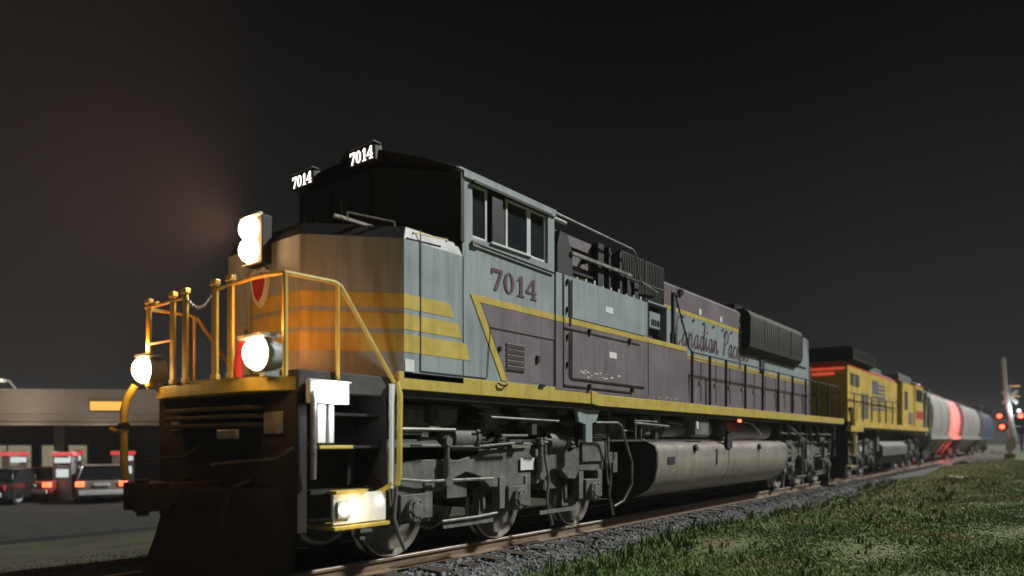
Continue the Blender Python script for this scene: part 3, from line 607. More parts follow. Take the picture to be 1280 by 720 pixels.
        P(b, 'roof_pipe', ['pipe', 'grey'])
    # radiators, flared to the full width
    b = MB()
    for yy, sg in ((5.99, 1), (far(5.99), -1)):
        b.prism([(yy+sg*.22,3.66),(yy+sg*.02,3.84),(yy,3.95),(yy,4.62),(yy+sg*.05,4.72),(yy+sg*.16,4.80),(yy+sg*.9,4.84),(yy+sg*.9,3.66)], 'x', 17.0, 21.5, 0)
        for k in range(26): b.box(17.14+k*.165, 17.165+k*.165, yy-sg*.010, yy, 3.98, 4.60, 0)
        for x in (17.0, 18.1, 19.25, 20.35, 21.44): b.box(x, x+.05, yy-sg*.014, yy, 3.94, 4.63, 0)
    b.box(17.05, 17.6, 6.4, far(6.4), 4.83, 4.97, 1)
    for k in range(3): b.cyl((18.2+k*1.3,TC,4.83), (18.2+k*1.3,TC,4.93), .62, 28, m=1)
    P(b, 'radiator', ['screen', 'black'], smooth=35)
    b = MB(); b.prism([(21.52,3.75),(22.6,3.75),(22.6,4.35),(22.3,4.6),(21.52,4.62)], 'y', H0-.05, H1+.05, 0); P(b, 'sand_box', 'grey', bevel=.02)
    b = MB(); b.box(22.95, 23.5, 6.3, far(6.3), 2.2, 3.9, 0); b.box(22.95, 23.3, 6.3, far(6.3), 3.9, 4.3, 0); P(b, 'rear_locker', ['blackm', 'dark']); b = MB(); b.box(18.3, 18.6, H0-.04, H0+.02, 3.3, 4.0); P(b, 'sight_glass_box', 'blackm')
    # --- hood handrails
    for yy, sg in ((S0+.05, 1), (S1-.05, -1)):
        b = MB()
        b.tube([(12.36,yy+sg*.02,4.40),(12.46,yy,4.40),(13.15,yy,3.36),(13.3,yy,3.31),(25.3,yy,3.31),(25.5,yy,3.2),(25.6,yy,2.25)], .019, 8)
        P(b, 'hood_handrail', 'under2')
        for x in (13.28, 14.2, 15.12, 16.35, 17.6, 18.85, 20.1, 21.4, 22.7, 24.0):
            b = MB(); b.box(x-.022, x+.022, yy-sg*.03, yy+sg*.02, 2.06, 3.32); P(b, 'handrail_post', 'blackm')
        b = MB(); b.box(12.42, 12.50, yy+sg*.0, yy+sg*.06, 3.38, 4.38, 0); b.box(12.38, 12.56, yy+sg*.0, yy+sg*.06, 3.36, 3.6, 0); P(b, 'ladder_stile', 'blackm')
    # --- fuel tank and underfloor gear
    b = MB()
    def tankprof(e): return [(6.12-e,1.46),(5.94-e,1.38),(5.90-e,1.25),(5.90-e,.98),(5.96-e,.72),(6.12-e,.52),(6.40-e,.38),(6.62,.33),(far(6.62),.33),(far(6.40-e),.38),(far(6.12-e),.52),(far(5.96-e),.72),(far(5.90-e),.98),(far(5.90-e),1.25),(far(5.94-e),1.38),(far(6.12-e),1.46)]
    b.prism(tankprof(0), 'x', 11.76, 15.32, 0); b.prism(tankprof(.0), 'x', 15.36, 19.66, 0); b.prism(tankprof(-.02), 'x', 15.32, 15.36, 1)
    b.prism(tankprof(.015), 'x', 11.70, 11.76, 1); b.prism(tankprof(.012), 'x', 19.66, 19.72, 0)  # front end slab is black: the shade of the unlit end as colour
    b.box(19.72, 20.02, 6.05, 6.4, .65, 1.35, 1); b.box(19.72, 19.80, 5.98, 6.06, .6, 1.4, 0); b.box(15.2, 15.5, 5.87, 5.93, 1.30, 1.62, 1); b.cyl((15.35,5.98,1.35), (15.35,5.92,1.7), .05, 10, m=1)
    for x in (13.4, 17.4): b.prism(tankprof(.004), 'x', x, x+.025, 0)
    b.cyl((13.5,5.97,1.30), (13.5,5.86,1.34), .07, 14, m=1); b.box(14.6, 14.66, 5.885, 5.9, .95, 1.3, 1); b.cyl((17.4,5.97,1.30), (17.4,5.86,1.34), .07, 14, m=1); b.box(12.2, 12.5, 5.885, 5.9, 1.02, 1.16, 1)
    P(b, 'fuel_tank', ['tank', 'blackm'], smooth=50)
    for x0, x1, r in ((12.6, 15.0, .2), (15.8, 19.0, .24)):
        b = MB(); b.cyl((x0,6.35,1.74), (x1,6.35,1.74), r, 20); b.cyl((x0-.05,6.35,1.74), (x0,6.35,1.74), r*.7, 16); b.cyl((x1,6.35,1.74), (x1+.05,6.35,1.74), r*.7, 16); P(b, 'air_reservoir', 'under')
    b = MB()
    b.box(13.62, 14.35, 5.96, 6.3, 1.60, 1.98, 0); b.box(13.66, 13.76, 5.945, 5.965, 1.72, 1.88, 1); P(b, 'battery_box', ['under', 'white'], bevel=.008)
    b = MB(); b.prism([(9.02,2.05),(9.78,2.05),(9.62,1.80),(9.50,1.76),(9.50,1.45),(9.30,1.45),(9.30,1.74),(9.10,1.78)], 'y', 5.93, 5.99); P(b, 'jacking_bracket', 'grey', bevel=.006)
    b = MB()
    rnd = random.Random(11)
    for x0, x1, z0, z1, y in ((5.4,6.0,1.55,1.92,6.2),(6.15,6.7,1.62,1.95,6.3),(7.1,7.5,1.60,1.98,6.25),(8.0,8.8,1.68,1.96,6.3),(9.9,10.4,1.52,1.94,6.2),(10.5,11.2,1.60,1.92,6.25),(11.5,12.0,1.55,1.95,6.15),(12.1,12.5,1.7,1.98,6.2)):
        q = MB(); q.box(x0, x1, y, y+.35, z0, z1, 0); q.box(x0+.05, x1-.05, y-.015, y, z0+.04, z1-.05, 1)
        q.cyl((x0+.1,y-.03,z0+.1), (x0+.1,y,z0+.1), .04, 8, m=1); P(q, 'equipment_box', ['under2', 'under'], bevel=.01)
    for k in range(30):
        x = rnd.uniform(5.4, 13.0); z = rnd.uniform(1.5, 1.98); y = rnd.uniform(6.0, 6.35); l = rnd.uniform(.15, .7)
        if rnd.random() < .55: b.cyl((x,y,z), (x+l,y,z+rnd.uniform(-.04,.04)), rnd.uniform(.012,.035), 8, m=1)
        else: b.box(x, x+.12, y, y+.12, z-.08, z+.1, rnd.choice((0, 1)))
    for x in (19.9, 20.6, 21.7, 22.6, 23.8, 24.6): b.box(x, x+.4, 6.2, 6.5, 1.55, 1.95, 0); b.cyl((x-.2,6.1,1.7), (x+.6,6.1,1.66), .03, 8, m=1)
    b.tube([(16.5,6.0,1.95),(17.2,6.0,1.9),(18.2,6.1,1.6)], .03, 8, 1); b.tube([(20.0,6.0,1.95),(21.4,5.98,1.55)], .03, 8, 1); b.tube([(22.2,5.98,1.95),(22.35,5.98,1.45)], .05, 8, 0)
    build_each(b, 'underfloor_fitting', ['under2', 'under'], T, org)
    b = MB()
    b.tube([(9.65,5.97,1.78),(10.35,5.95,1.79),(10.48,5.95,1.74),(10.62,5.95,1.5),(10.86,5.95,1.1),(10.86,5.95,.7),(10.66,6.0,.42),(10.42,6.05,.33)], .022, 8)
    b.tube([(11.05,5.98,1.9),(11.05,5.98,1.50)], .02, 6); b.tube([(11.25,5.98,1.7),(11.25,5.98,1.5),(11.45,6.0,1.48)], .02, 6); b.tube([(5.3,5.98,1.62),(6.3,5.98,1.62)], .022, 8); b.tube([(7.0,5.98,1.80),(8.6,5.98,1.78)], .018, 8)
    b.tube([(11.0,5.98,1.80),(12.4,5.98,1.76)], .022, 8); b.tube([(11.0,5.98,1.84),(11.9,5.98,1.84)], .016, 8)
    build_each(b, 'air_line', 'pipe', T, org)
    b = MB(); b.box(16.05,16.15,5.90,5.95,1.92,2.0); P(b, 'red_marker', 'e_red')
    add_truck(T, 7.87-15); add_truck(T, 23.1-15, True)
    b = MB(); b.box(25.9, 26.4, TC-.1, TC+.1, .8, 1.0); b.box(25.85, 25.95, S0+.3, S1-.3, .9, 2.0); P(b, 'rear_coupler', 'under2')
    # lamps of the engine
    W = (1, .72, .40)
    lamp('headlight_glow', 'SPOT', (4.14, TC, 3.84), 3400, (1, .50, .34), .12, rot=(0, R(104), 0), spot=165, blend=1)
    for y in (6.13, far(6.13)):
        lamp('ditch_glow', 'POINT', (3.66, y, 2.62), 31, (1, .33, .08), .08)
        lamp('ditch_beam', 'SPOT', (3.50, y, 2.36), 700, (1, .50, .26), .1, rot=(0, R(112), 0), spot=140, blend=1)
        lamp('ditch_spill', 'POINT', (3.46, y, 2.30), 11, (1, .52, .14), .10)
    lamp('step_glow', 'POINT', (4.34, S0-.20, 1.92), 9, (.9, .95, 1), .05)
    lamp('lower_step_glow', 'POINT', (4.60, S0-.10, .78), 3.5, (1, .82, .5), .03)
    return T
grey_engine()

# ================================================================== YELLOW ENGINE
def yellow_engine():
    X0, X1 = 26.7, 46.0
    org = (36, TC, 0)
    T = thing('diesel_locomotive', 'yellow diesel locomotive with grey roof, coupled second behind the grey engine', 'locomotive', org)
    def P(mb, name, mats, parent=T, bevel=0., smooth=30): return mb.build(name, mats, parent, org, (0,0,0), smooth, bevel)
    b = MB(); b.box(X0, X1, S0+.05, S1-.05, 1.9, 2.15); b.box(X0+.8, X1-.8, 6.7, far(6.7), 1.4, 1.9); P(b, 'deck', 'under2')
    b = MB(); b.box(X0+.6, X1, S0, S0+.05, 1.98, 2.20); b.box(X0+.6, X1, S1-.05, S1, 1.98, 2.20); P(b, 'side_sill', 'upyel')
    h0, h1 = 6.05, far(6.05)
    b = MB()
    b.prism([(h0,2.2),(h0,4.30),(h0+.15,4.42),(h1-.15,4.42),(h1,4.30),(h1,2.2)], 'x', 27.4, 41.2, 0)
    b.prism([(h0-.003,4.25),(h0-.003,4.305),(h0+.148,4.425),(h1-.148,4.425),(h1+.003,4.305),(h1+.003,4.25)], 'x', 27.392, 41.2, 1)   # red line under the roof
    b.prism([(h0+.04,4.36),(h0+.20,4.46),(h1-.20,4.46),(h1-.04,4.36)], 'x', 27.45, 41.2, 2)
    b.box(27.37, 27.40, 6.55, far(6.55), 2.3, 3.7, 0)
    b.box(28.6, 29.3, h0-.012, h0, 3.55, 4.02, 3); b.box(27.8, 28.4, h0-.012, h0, 3.55, 4.02, 3)
    for k in range(14): b.box(28.0+k*.92, 28.02+k*.92, h0-.008, h0, 2.3, 3.5, 3)
    for k in range(12): b.box(28.4+k*.92, 28.46+k*.92, h0-.02, h0, 2.8, 2.9, 5)
    for k in range(6): b.box(29.6+k*.24, 29.74+k*.24, h0-.010, h0, 2.36, 3.35, 5)
    # waving stripes of the faded flag
    for k in range(7):
        z = 2.75+k*.17
        b.add([(31.7, h0-.013, z), (34.4, h0-.013, z+.06), (34.4, h0-.013, z+.15), (31.7, h0-.013, z+.09)], [(0,1,2,3)], 4 if k % 2 else 5)
    b.add([(31.7,h0-.015,3.45),(32.9,h0-.015,3.48),(32.9,h0-.015,4.02),(31.7,h0-.015,3.99)], [(0,1,2,3)], 4)
    q = MB(); q.box(27.34, 27.375, 6.15, 8.2, 4.13, 4.20); P(q, 'glowing_red_bar', 'e_bar')  # bar for the red stripe, its brightness put in as glow
    q = MB(); q.box(27.34, 27.375, 6.5, 7.3, 3.94, 4.03); P(q, 'glowing_red_bar', 'e_bar')
    P(b, 'engine_hood', ['upyel', 'upred', 'upgrey', 'blackm', 'flagblue', 'upgrey'])
    b = MB()
    b.prism([(S0+.05,4.52),(S0+.05,4.92),(S0+.3,5.0),(S1-.3,5.0),(S1-.05,4.92),(S1-.05,4.52),(h1-.1,4.40),(h0+.1,4.40)], 'x', 27.5, 31.6, 0)
    for k in range(20): b.box(27.6+k*.2, 27.64+k*.2, S0+.03, S0+.05, 4.56, 4.9, 0)
    P(b, 'radiator', 'blackm')
    b = MB(); b.box(32.4, 36.0, 6.5, far(6.5), 4.46, 4.78, 0); b.cyl((34.0,TC,4.78), (34.0,TC,4.95), .3, 16, m=0); b.box(37.0, 40.6, h0-.12, h1+.12, 4.34, 4.72, 0); b.box(36.1,36.8,6.6,far(6.6),4.46,4.70,0); P(b, 'roof_housing', 'upgrey', bevel=.03)
    b = MB(); b.box(37.6, 40.9, S0+.02, S1-.02, 2.2, 4.3, 0); b.box(38.2, 39.0, S0-.0, S0+.02, 3.0, 3.9, 1); b.box(39.3, 40.5, S0+.0, S0+.02, 2.3, 2.9, 2)
    P(b, 'blower_cabinet', ['upyel', 'blackm', 'upgrey'])
    b = MB(); b.box(41.2, 43.9, S0, S1, 2.2, 4.45, 0); b.prism([(S0-.02,4.45),(6.3,4.74),(far(6.3),4.74),(S1+.02,4.45)], 'x', 41.1, 44.0, 2); b.box(41.5, 43.6, S0-.015, S0, 3.55, 4.2, 1); b.box(41.2,43.9,S0-.01,S0,4.36,4.44,3)
    for k in range(9): b.box(41.5+k*.26, 41.66+k*.26, S0-.012, S0, 2.62, 3.05, 3)
    P(b, 'cab', ['upyel', 'glass', 'upgrey', 'upred'])
    b = MB(); b.prism([(43.9,2.2),(45.0,2.2),(44.9,3.5),(43.9,3.7)], 'y', 6.3, far(6.3)); P(b, 'nose', 'upyel')
    b = MB(); b.box(43.86, 44.04, 6.0, 6.35, 4.28, 4.62); P(b, 'number_lamp', 'e_white')
    # front corner: steps, poles, rails
    b = MB(); b.box(X0, X0+.06, S0+.05, S1-.05, .6, 2.14); b.prism([(X0-.05,.78),(X0+.2,.78),(X0-.0,.1),(X0-.25,.1)], 'y', S0+.1, S1-.1); P(b, 'pilot', 'black')
    b = MB()
    b.box(X0-.40, X0+1.60, S0-.14, S0+.02, 1.80, 2.00, 0)
    b.tube([(X0+.05,S0-.02,2.62),(X0+.30,S0-.02,2.42),(X0+.42,S0-.03,2.1),(X0+.45,S0-.03,.95)], .085, 8, 0)
    b.box(X0+.98, X0+1.08, S0-.03, S0, 1.35, 1.84, 2)
    for z in (.55, .95, 1.4): b.box(X0+.2, X0+.95, S0, S0+.5, z-.03, z, 0)
    P(b, 'step', ['yellow', 'upyel', 'white'])
    b = MB(); b.tube([(X0+.3,S0+.04,3.22),(X1-9,S0+.04,3.22)], .022, 8)
    for k in range(7): b.box(X0+.9+k*1.5, X0+.94+k*1.5, S0+.02, S0+.06, 2.2, 3.22)
    b.tube([(X0+.1,6.2,3.2),(X0+.1,far(6.2),3.2)], .022, 8)
    P(b, 'handrail', 'under2')
    b = MB(); b.prism([(6.2,1.42),(5.95,1.2),(5.95,.8),(6.3,.42),(far(6.3),.42),(far(5.95),.8),(far(5.95),1.2),(far(6.2),1.42)], 'x', 33.4, 39.6); b.box(33.0, 33.4, 6.1, 6.6, 1.0, 1.9); P(b, 'fuel_tank', 'under')
    add_truck(T, 30.2-36); add_truck(T, 42.5-36, True)
    b = MB(); b.box(26.3, 26.75, TC-.12, TC+.12, .75, 1.05); b.box(46.0, 46.4, TC-.1, TC+.1, .75, 1.05); P(b, 'coupler', 'under2')
yellow_engine()

# ================================================================== HOPPER CARS
def make_hopper():
    T = thing('hopper_car', 'grey covered hopper car coupled behind the yellow engine, first of the hoppers', 'rail car', (54.9, TC, 0), 0, 'covered hopper cars behind the engines')
    L = 8.2
    b = MB()
    prof = [(-1.42,1.70),(-1.56,2.2),(-1.62,2.8),(-1.60,3.4),(-1.48,3.9),(-1.2,4.35),(-.7,4.62),(.7,4.62),(1.2,4.35),(1.48,3.9),(1.60,3.4),(1.62,2.8),(1.56,2.2),(1.42,1.70)]
    b.prism(prof, 'x', -L+.9, L-.9, 0)
    for x in (-3.7, 0, 3.7): b.prism([(p[0]*1.008, 3+(p[1]-3)*1.01) for p in prof], 'x', x-.03, x+.03, 0)
    b.box(-L, L, -1.62, -1.50, 1.55, 1.78, 0); b.box(-L, L, 1.50, 1.62, 1.55, 1.78, 0); b.box(-L, L, -.3, .3, 1.0, 1.5, 0)
    for e in (-1, 1): b.prism([(e*(L-.9),1.75),(e*(L-.9),4.35),(e*(L-.3),3.2),(e*(L-.2),1.75)], 'y', -1.3, 1.3, 0)
    b.build('car_body', 'hopper', T, (0,0,0))
    for k in range(4):
        q = MB(); x = -4.65+k*3.1
        q.add([(x-1.45,-1.5,1.75),(x+1.45,-1.5,1.75),(x+1.45,1.5,1.75),(x-1.45,1.5,1.75),(x-.4,-.7,.55),(x+.4,-.7,.55),(x+.4,.7,.55),(x-.4,.7,.55)], [(0,4,5,1),(1,5,6,2),(2,6,7,3),(3,7,4,0),(4,7,6,5)])
        q.build('hopper_chute', 'hopper', T, smooth=0)
    q = MB(); q.box(-L+1, L-1, -.45, .45, 4.74, 4.78)
    for k in range(9): q.box(-L+1.5+k*1.6, -L+1.6+k*1.6, -.45, .45, 4.58, 4.74)
    q.build('roof_walkway', 'hopper', T)
    q = MB(); q.tube([(-L+.1,-1.5,1.6),(-L+.1,-1.5,3.6),(-L+.5,-1.5,3.9),(-L+.9,-1.4,4.5)], .03, 6); q.tube([(-L+.5,-1.55,1.6),(-L+.5,-1.55,3.7)], .03, 6)
    for k in range(6): q.tube([(-L+.1,-1.52,1.8+k*.34),(-L+.5,-1.52,1.8+k*.34)], .02, 6)
    q.build('end_ladder', 'hopper', T)
    for e in (-1, 1):
        q = MB()
        for sy in (-1, 1):
            q.prism([(e*(L-2.0)-1.25,.72),(e*(L-2.0)-.9,.9),(e*(L-2.0)+.9,.9),(e*(L-2.0)+1.25,.72),(e*(L-2.0)+1.2,.4),(e*(L-2.0)+.6,.45),(e*(L-2.0)+.3,.3),(e*(L-2.0)-.3,.3),(e*(L-2.0)-.6,.45),(e*(L-2.0)-1.2,.4)], 'y', sy*.95, sy*1.1)
        q.box(e*(L-2.0)-.2, e*(L-2.0)+.2, -1.1, 1.1, .5, .88); t = q.build('truck', 'under2', T)
        for ax in (-.88, .88):
            w = MB()
            for sy in (-1, 1): w.lathe((e*(L-2.0)+ax,0,.42), (0,sy,0), [(0,.78),(.10,.78),(.3,.70),(.36,.76),(.42,.78),(.42,.68),(.45,.66),(0,.64)], 28)
            w.cyl((e*(L-2.0)+ax,-.78,.42), (e*(L-2.0)+ax,.78,.42), .08, 10); w.build('wheel', 'wheel', t)
    q = MB(); q.box(-L-.45, -L+.1, -.1, .1, .78, 1.0); q.box(L-.1, L+.2, -.1, .1, .78, 1.0); q.build('coupler', 'under2', T)
    return T
hp = make_hopper()
h2 = copy_tree(hp); h2.location.x = 72.0; h2['label'] = 'grey covered hopper car, second in line behind the yellow engine'
h3 = copy_tree(hp); h3.location.x = 89.1; h3['label'] = 'blue hopper car at the far end of the train'
for c in kids(h3):
    if c.name.split('.')[0] in ('car_body', 'hopper_chute', 'roof_walkway', 'end_ladder'):
        c.data = c.data.copy() if c.name.startswith('car_body') or c.data.users > 3 else c.data
        if c.name.split('.')[0] in ('car_body',): c.data.materials[0] = M['hopblue']

# ================================================================== TRACK, GROUND
def gz(x, y):
    if y < 5.6:
        t = max(0, min(1, (5.6-y)/3.2)); z = -.34+.26*t*t*(3-2*t)
        z += .09*math.sin(x*.33+y*.7)+.05*math.sin(x*.9+y*1.3)*math.sin(y*1.7-x*.3)
        k = max(0, min(1, (x-14)/35)); z += .22*k*k*(3-2*k)*(t if y > 0 else 1)
        return min(z, -.05+.30*k*k)
    if y < 9.6: return -.40
    t = max(0, min(1, (y-9.6)/9)); return -.40-.72*t*t*(3-2*t)
def frange(a, b, s):
    out = []; 
    while a < b-1e-6: out.append(a); a += s
    return out
xs = [-400,-150,-60,-20,-8]+frange(-4, 36, .5)+frange(36, 110, 3)+[120,160,240,420]
ys = [-250,-90,-30,-10,-4]+frange(-2, 5.6, .3)+frange(5.6, 20, 1.2)+[20,26,40,70,120,250,420]
g = MB(); nx = len(xs)
g.add([(x, y, gz(x, y)) for y in ys for x in xs], [(j*nx+i, j*nx+i+1, (j+1)*nx+i+1, (j+1)*nx+i) for j in range(len(ys)-1) for i in range(nx-1)])
M['soil'] = mat3('grassy_soil', .38, ((.30,(.035,.045,.020)),(.43,(.075,.10,.032)),(.55,(.10,.13,.040)),(.68,(.19,.15,.09))))
M['soil0'] = mat('grassy_soil', (.085, .110, .034), .95, scale=.40, col2=(.14, .11, .065), bump=.8, bscale=12)
tag(g.build('ground', 'soil', smooth=180), kind='structure')
b = MB()                                                      # ballast bed
pr = [(5.25,-.42),(5.55,-.36),(6.0,-.24),(6.25,-.205),(6.5,-.20),(far(6.5),-.20),(far(6.25),-.205),(far(6.0),-.24),(far(5.3),-.40),(far(4.9),-.52)]
rnd = random.Random(5); bx = frange(-60, -4, 8)+frange(-4, 40, .35)+frange(40, 110, 5)+frange(110, 400, 40)
b.add([(x, y, z+rnd.uniform(-.018, .018)) for x in bx for y, z in pr], [(i*10+j, (i+1)*10+j, (i+1)*10+j+1, i*10+j+1) for i in range(len(bx)-1) for j in range(9)])
tag(b.build('ballast', 'ballast', smooth=180), kind='structure')
T = thing('railway_track', 'railway track with rusty brown rails on sleepers under the train', 'track', (0, TC, 0))
for yy in (6.64, far(6.64)):
    b = MB()
    web = [(yy-.070,-.172),(yy-.070,-.158),(yy-.010,-.140),(yy-.010,-.045),(yy-.036,-.034),(yy-.036,-.008),(yy+.036,-.008),(yy+.036,-.034),(yy+.010,-.045),(yy+.010,-.140),(yy+.070,-.158),(yy+.070,-.172)]
    b.prism(web, 'x', -60, 400, 0); b.prism([(yy-.034,-.008),(yy-.026,0),(yy+.026,0),(yy+.034,-.008)], 'x', -60, 400, 1)
    b.build('rail', ['rail', 'railtop'], T, (0, TC, 0))
sl = MB(); sl.box(-.115, .115, -1.3, 1.3, -.34, -.175)
for e in (-1, 1): sl.box(-.09, .09, e*.75-.18, e*.75+.18, -.176, -.171)
rnd = random.Random(8); first = None
for k in range(96):
    x = 1.2+k*.56
    if first is None: first = sl.build('sleeper', 'sleeper', T, loc=(x, 0, 0), bevel=.012); o = first
    else: o = link('sleeper', first.data, T, (x+rnd.uniform(-.03,.03), rnd.uniform(-.04,.04), 0), .012)
    o.rotation_euler.z = rnd.uniform(-.02, .02)
# loose ballast stones
def stones(n, region, name, m):
    b = MB(); rnd = random.Random(21)
    ico = [(-.5,-.5,-.4),(.5,-.5,-.4),(.5,.5,-.4),(-.5,.5,-.4),(-.38,-.38,.4),(.4,-.36,.45),(.36,.4,.4),(-.4,.34,.5)]
    fs = [(0,3,2,1),(4,5,6,7),(0,1,5,4),(1,2,6,5),(2,3,7,6),(3,0,4,7)]
    for _ in range(n):
        x, y, z = region(rnd)
        s = rnd.uniform(.025, .062); a = rnd.uniform(0, 6.28); c, d = math.cos(a), math.sin(a); tz = rnd.uniform(-.5, .5); sx, sy, sz = rnd.uniform(.8,1.5), rnd.uniform(.7,1.1), rnd.uniform(.6,1)
        vs = []
        for p in ico:
            px, py, pz = (p[0]+rnd.uniform(-.12,.12))*s*sx, (p[1]+rnd.uniform(-.12,.12))*s*sy, (p[2]+rnd.uniform(-.1,.1))*s*sz
            px, pz = px*math.cos(tz)-pz*math.sin(tz), px*math.sin(tz)+pz*math.cos(tz)
            vs.append((x+px*c-py*d, y+px*d+py*c, z+pz))
        b.add(vs, fs)
    return b.build(name, m, smooth=0)
def bz(y):
    for (y0, z0), (y1, z1) in zip(pr, pr[1:]):
        if y0 <= y <= y1: return z0+(z1-z0)*(y-y0)/(y1-y0)
    return -.4
def reg(r):
    x = 1.5+34*r.random()**1.7
    if r.random() < .72: y = r.uniform(5.15, 6.56)
    else: y = r.uniform(6.72, 9.6)
    return x, y, bz(y)+.005
tag(stones(15000, reg, 'ballast_stones', 'stone'), kind='stuff')
# grass
def blades(n, seed, region, hmin, hmax, name, m, wid=.008):
    b = MB(); r = random.Random(seed); V = []; F = []
    for _ in range(n):
        x, y, hs = region(r)
        z = gz(x, y)-.01; nb = r.randint(3, 6)
        for k in range(nb):
            h = r.uniform(hmin, hmax)*hs; a = r.uniform(0, 6.28); ln = r.uniform(.15, .9)*h; w = wid*(1+.06*x)*r.uniform(.7, 1.4)
            bx, by = x+r.uniform(-.05,.05), y+r.uniform(-.05,.05); dx, dy = math.cos(a), math.sin(a)
            o = len(V)
            V += [(bx-dy*w, by+dx*w, z), (bx+dy*w, by-dx*w, z), (bx+dx*ln*.4+dy*w*.7, by+dy*ln*.4-dx*w*.7, z+h*.6), (bx+dx*ln*.4-dy*w*.7, by+dy*ln*.4+dx*w*.7, z+h*.6), (bx+dx*ln, by+dy*ln, z+h*.95)]
            F += [(o, o+1, o+2, o+3), (o+3, o+2, o+4)]
    b.v = V; b.f = F; b.mi = [0]*len(F)
    return b.build(name, m, smooth=0)
def clump(x, y): return .5+.5*math.sin(x*1.1+2*math.sin(y*.9))*math.sin(y*1.9+1.3*math.sin(x*.6))
def greg(r):
    while True:
        x = 4.5+48*r.random()**2.0; y = r.uniform(-.5, 5.75)
        if x < 4.5+max(0, 4.6-y)*.6: continue
        c = clump(x, y); edge = 1 if y < 5.0 else .45
        if r.random() < (.30+.70*c)*edge: return x, y, .55+.75*c
tag(blades(64000, 4, greg, .018, .065, 'grass', 'grass', .0055), kind='stuff')
M['drygrass'] = mat('dry_grass_blades', (.40, .34, .16), .8, scale=.6, col2=(.22, .24, .08))
def greg3(r):
    while True:
        x = 13+42*r.random()**1.3; y = r.uniform(.8, 5.8); t = min(1, (x-13)/12)*max(.12, min(1, (y-.8)/2.6))
        if r.random() < t*(.35+.65*clump(x*.7+3, y*1.2)): return x, y, .7+.6*clump(x, y)
tag(blades(24000, 14, greg3, .025, .085, 'dry_grass', 'drygrass', .0055), kind='stuff')
M['weed'] = mat3('weed_leaves', .8, ((.30,(.04,.07,.02)),(.45,(.07,.12,.03)),(.6,(.12,.15,.05)),(.7,(.20,.17,.08))))
def greg4(r):
    x = 5+26*r.random()**1.5; y = r.choice((r.uniform(4.9, 5.9), r.uniform(1.5, 5.2), r.uniform(4.6, 5.5))); return x, y, r.uniform(.6, 1.5)
tag(blades(900, 15, greg4, .08, .20, 'weeds', 'weed', .010), kind='stuff')
def greg2(r):
    x = r.uniform(1, 9); y = r.uniform(11, 16); return x, y, 1
# forecourt beyond the track, road of the level crossing
b = MB(); fc = [(-60,20.5),(34,20.5),(34,75),(-60,75)]
b.add([(x, y, -1.09) for x, y in fc], [(0,1,2,3)]); tag(b.build('forecourt_road', 'asphalt', smooth=0), kind='structure')
b = MB(); b.box(-60, 34, 20.2, 20.5, -1.25, -.97); tag(b.build('kerb', 'asphalt', bevel=.02), kind='structure')
b = MB()
b.add([(x, y, z) for y, z in ((-60,.1),(-4,.12),(4.6,.02),(5.9,-.004)) for x in (58.5, 67.5)], [(0,1,3,2),(2,3,5,4),(4,5,7,6)])
b.add([(x, y, -.006) for y in (6.72, far(6.72)) for x in (58.5, 67.5)], [(0,1,3,2)])
b.add([(x, y, z) for y, z in ((far(5.9),-.004),(14,-.2),(60,-.6)) for x in (58.5, 67.5)], [(0,1,3,2),(2,3,5,4)])
tag(b.build('crossing_road', 'asphalt', smooth=0), kind='structure')

M['verge'] = mat3('dull_verge_soil', .5, ((.30,(.022,.020,.015)),(.45,(.034,.032,.020)),(.55,(.048,.046,.026)),(.70,(.040,.034,.026))))
b = MB(); vx = frange(-60, 36, 4); vy = [9.9, 11, 12.2, 13.4, 14.6, 15.8, 17, 18.2, 19.2, 20.2]
b.add([(x, y, gz(x, y)+.03) for y in vy for x in vx], [(j*len(vx)+i, j*len(vx)+i+1, (j+1)*len(vx)+i+1, (j+1)*len(vx)+i) for j in range(len(vy)-1) for i in range(len(vx)-1)])
tag(b.build('verge', 'verge', smooth=180), kind='structure')
tag(blades(2500, 6, greg2, .03, .07, 'verge_grass', 'verge', .012), kind='stuff')
# litter and a small marker in the grass
b = MB(); b.cyl((0,0,0), (.0,0,.22), .012, 8, m=0); b.box(-.07, .0, -.004, .004, .12, .22, 1)
o = b.build('marker_flag', ['pipe', 'red'], loc=(14.2, 2.62, gz(14.2, 2.62))); tag(o, 'small red utility marker flag standing in the grass at right', 'flag')
b = MB()
for k in range(7): b.lathe((0,0,0), (.3,1,.1), [(.07+.01*math.sin(k*2),-.11+.035*k),(.07+.012*math.sin(k*2.9+1),-.075+.035*k)], 9)
o = b.build('paper_cup', 'litter', loc=(30.0, 2.9, gz(30.0, 2.9)+.10), smooth=0); o.scale = (2, 2, 2); tag(o, 'pale discarded carton lying in the grass near the crossing', 'litter')

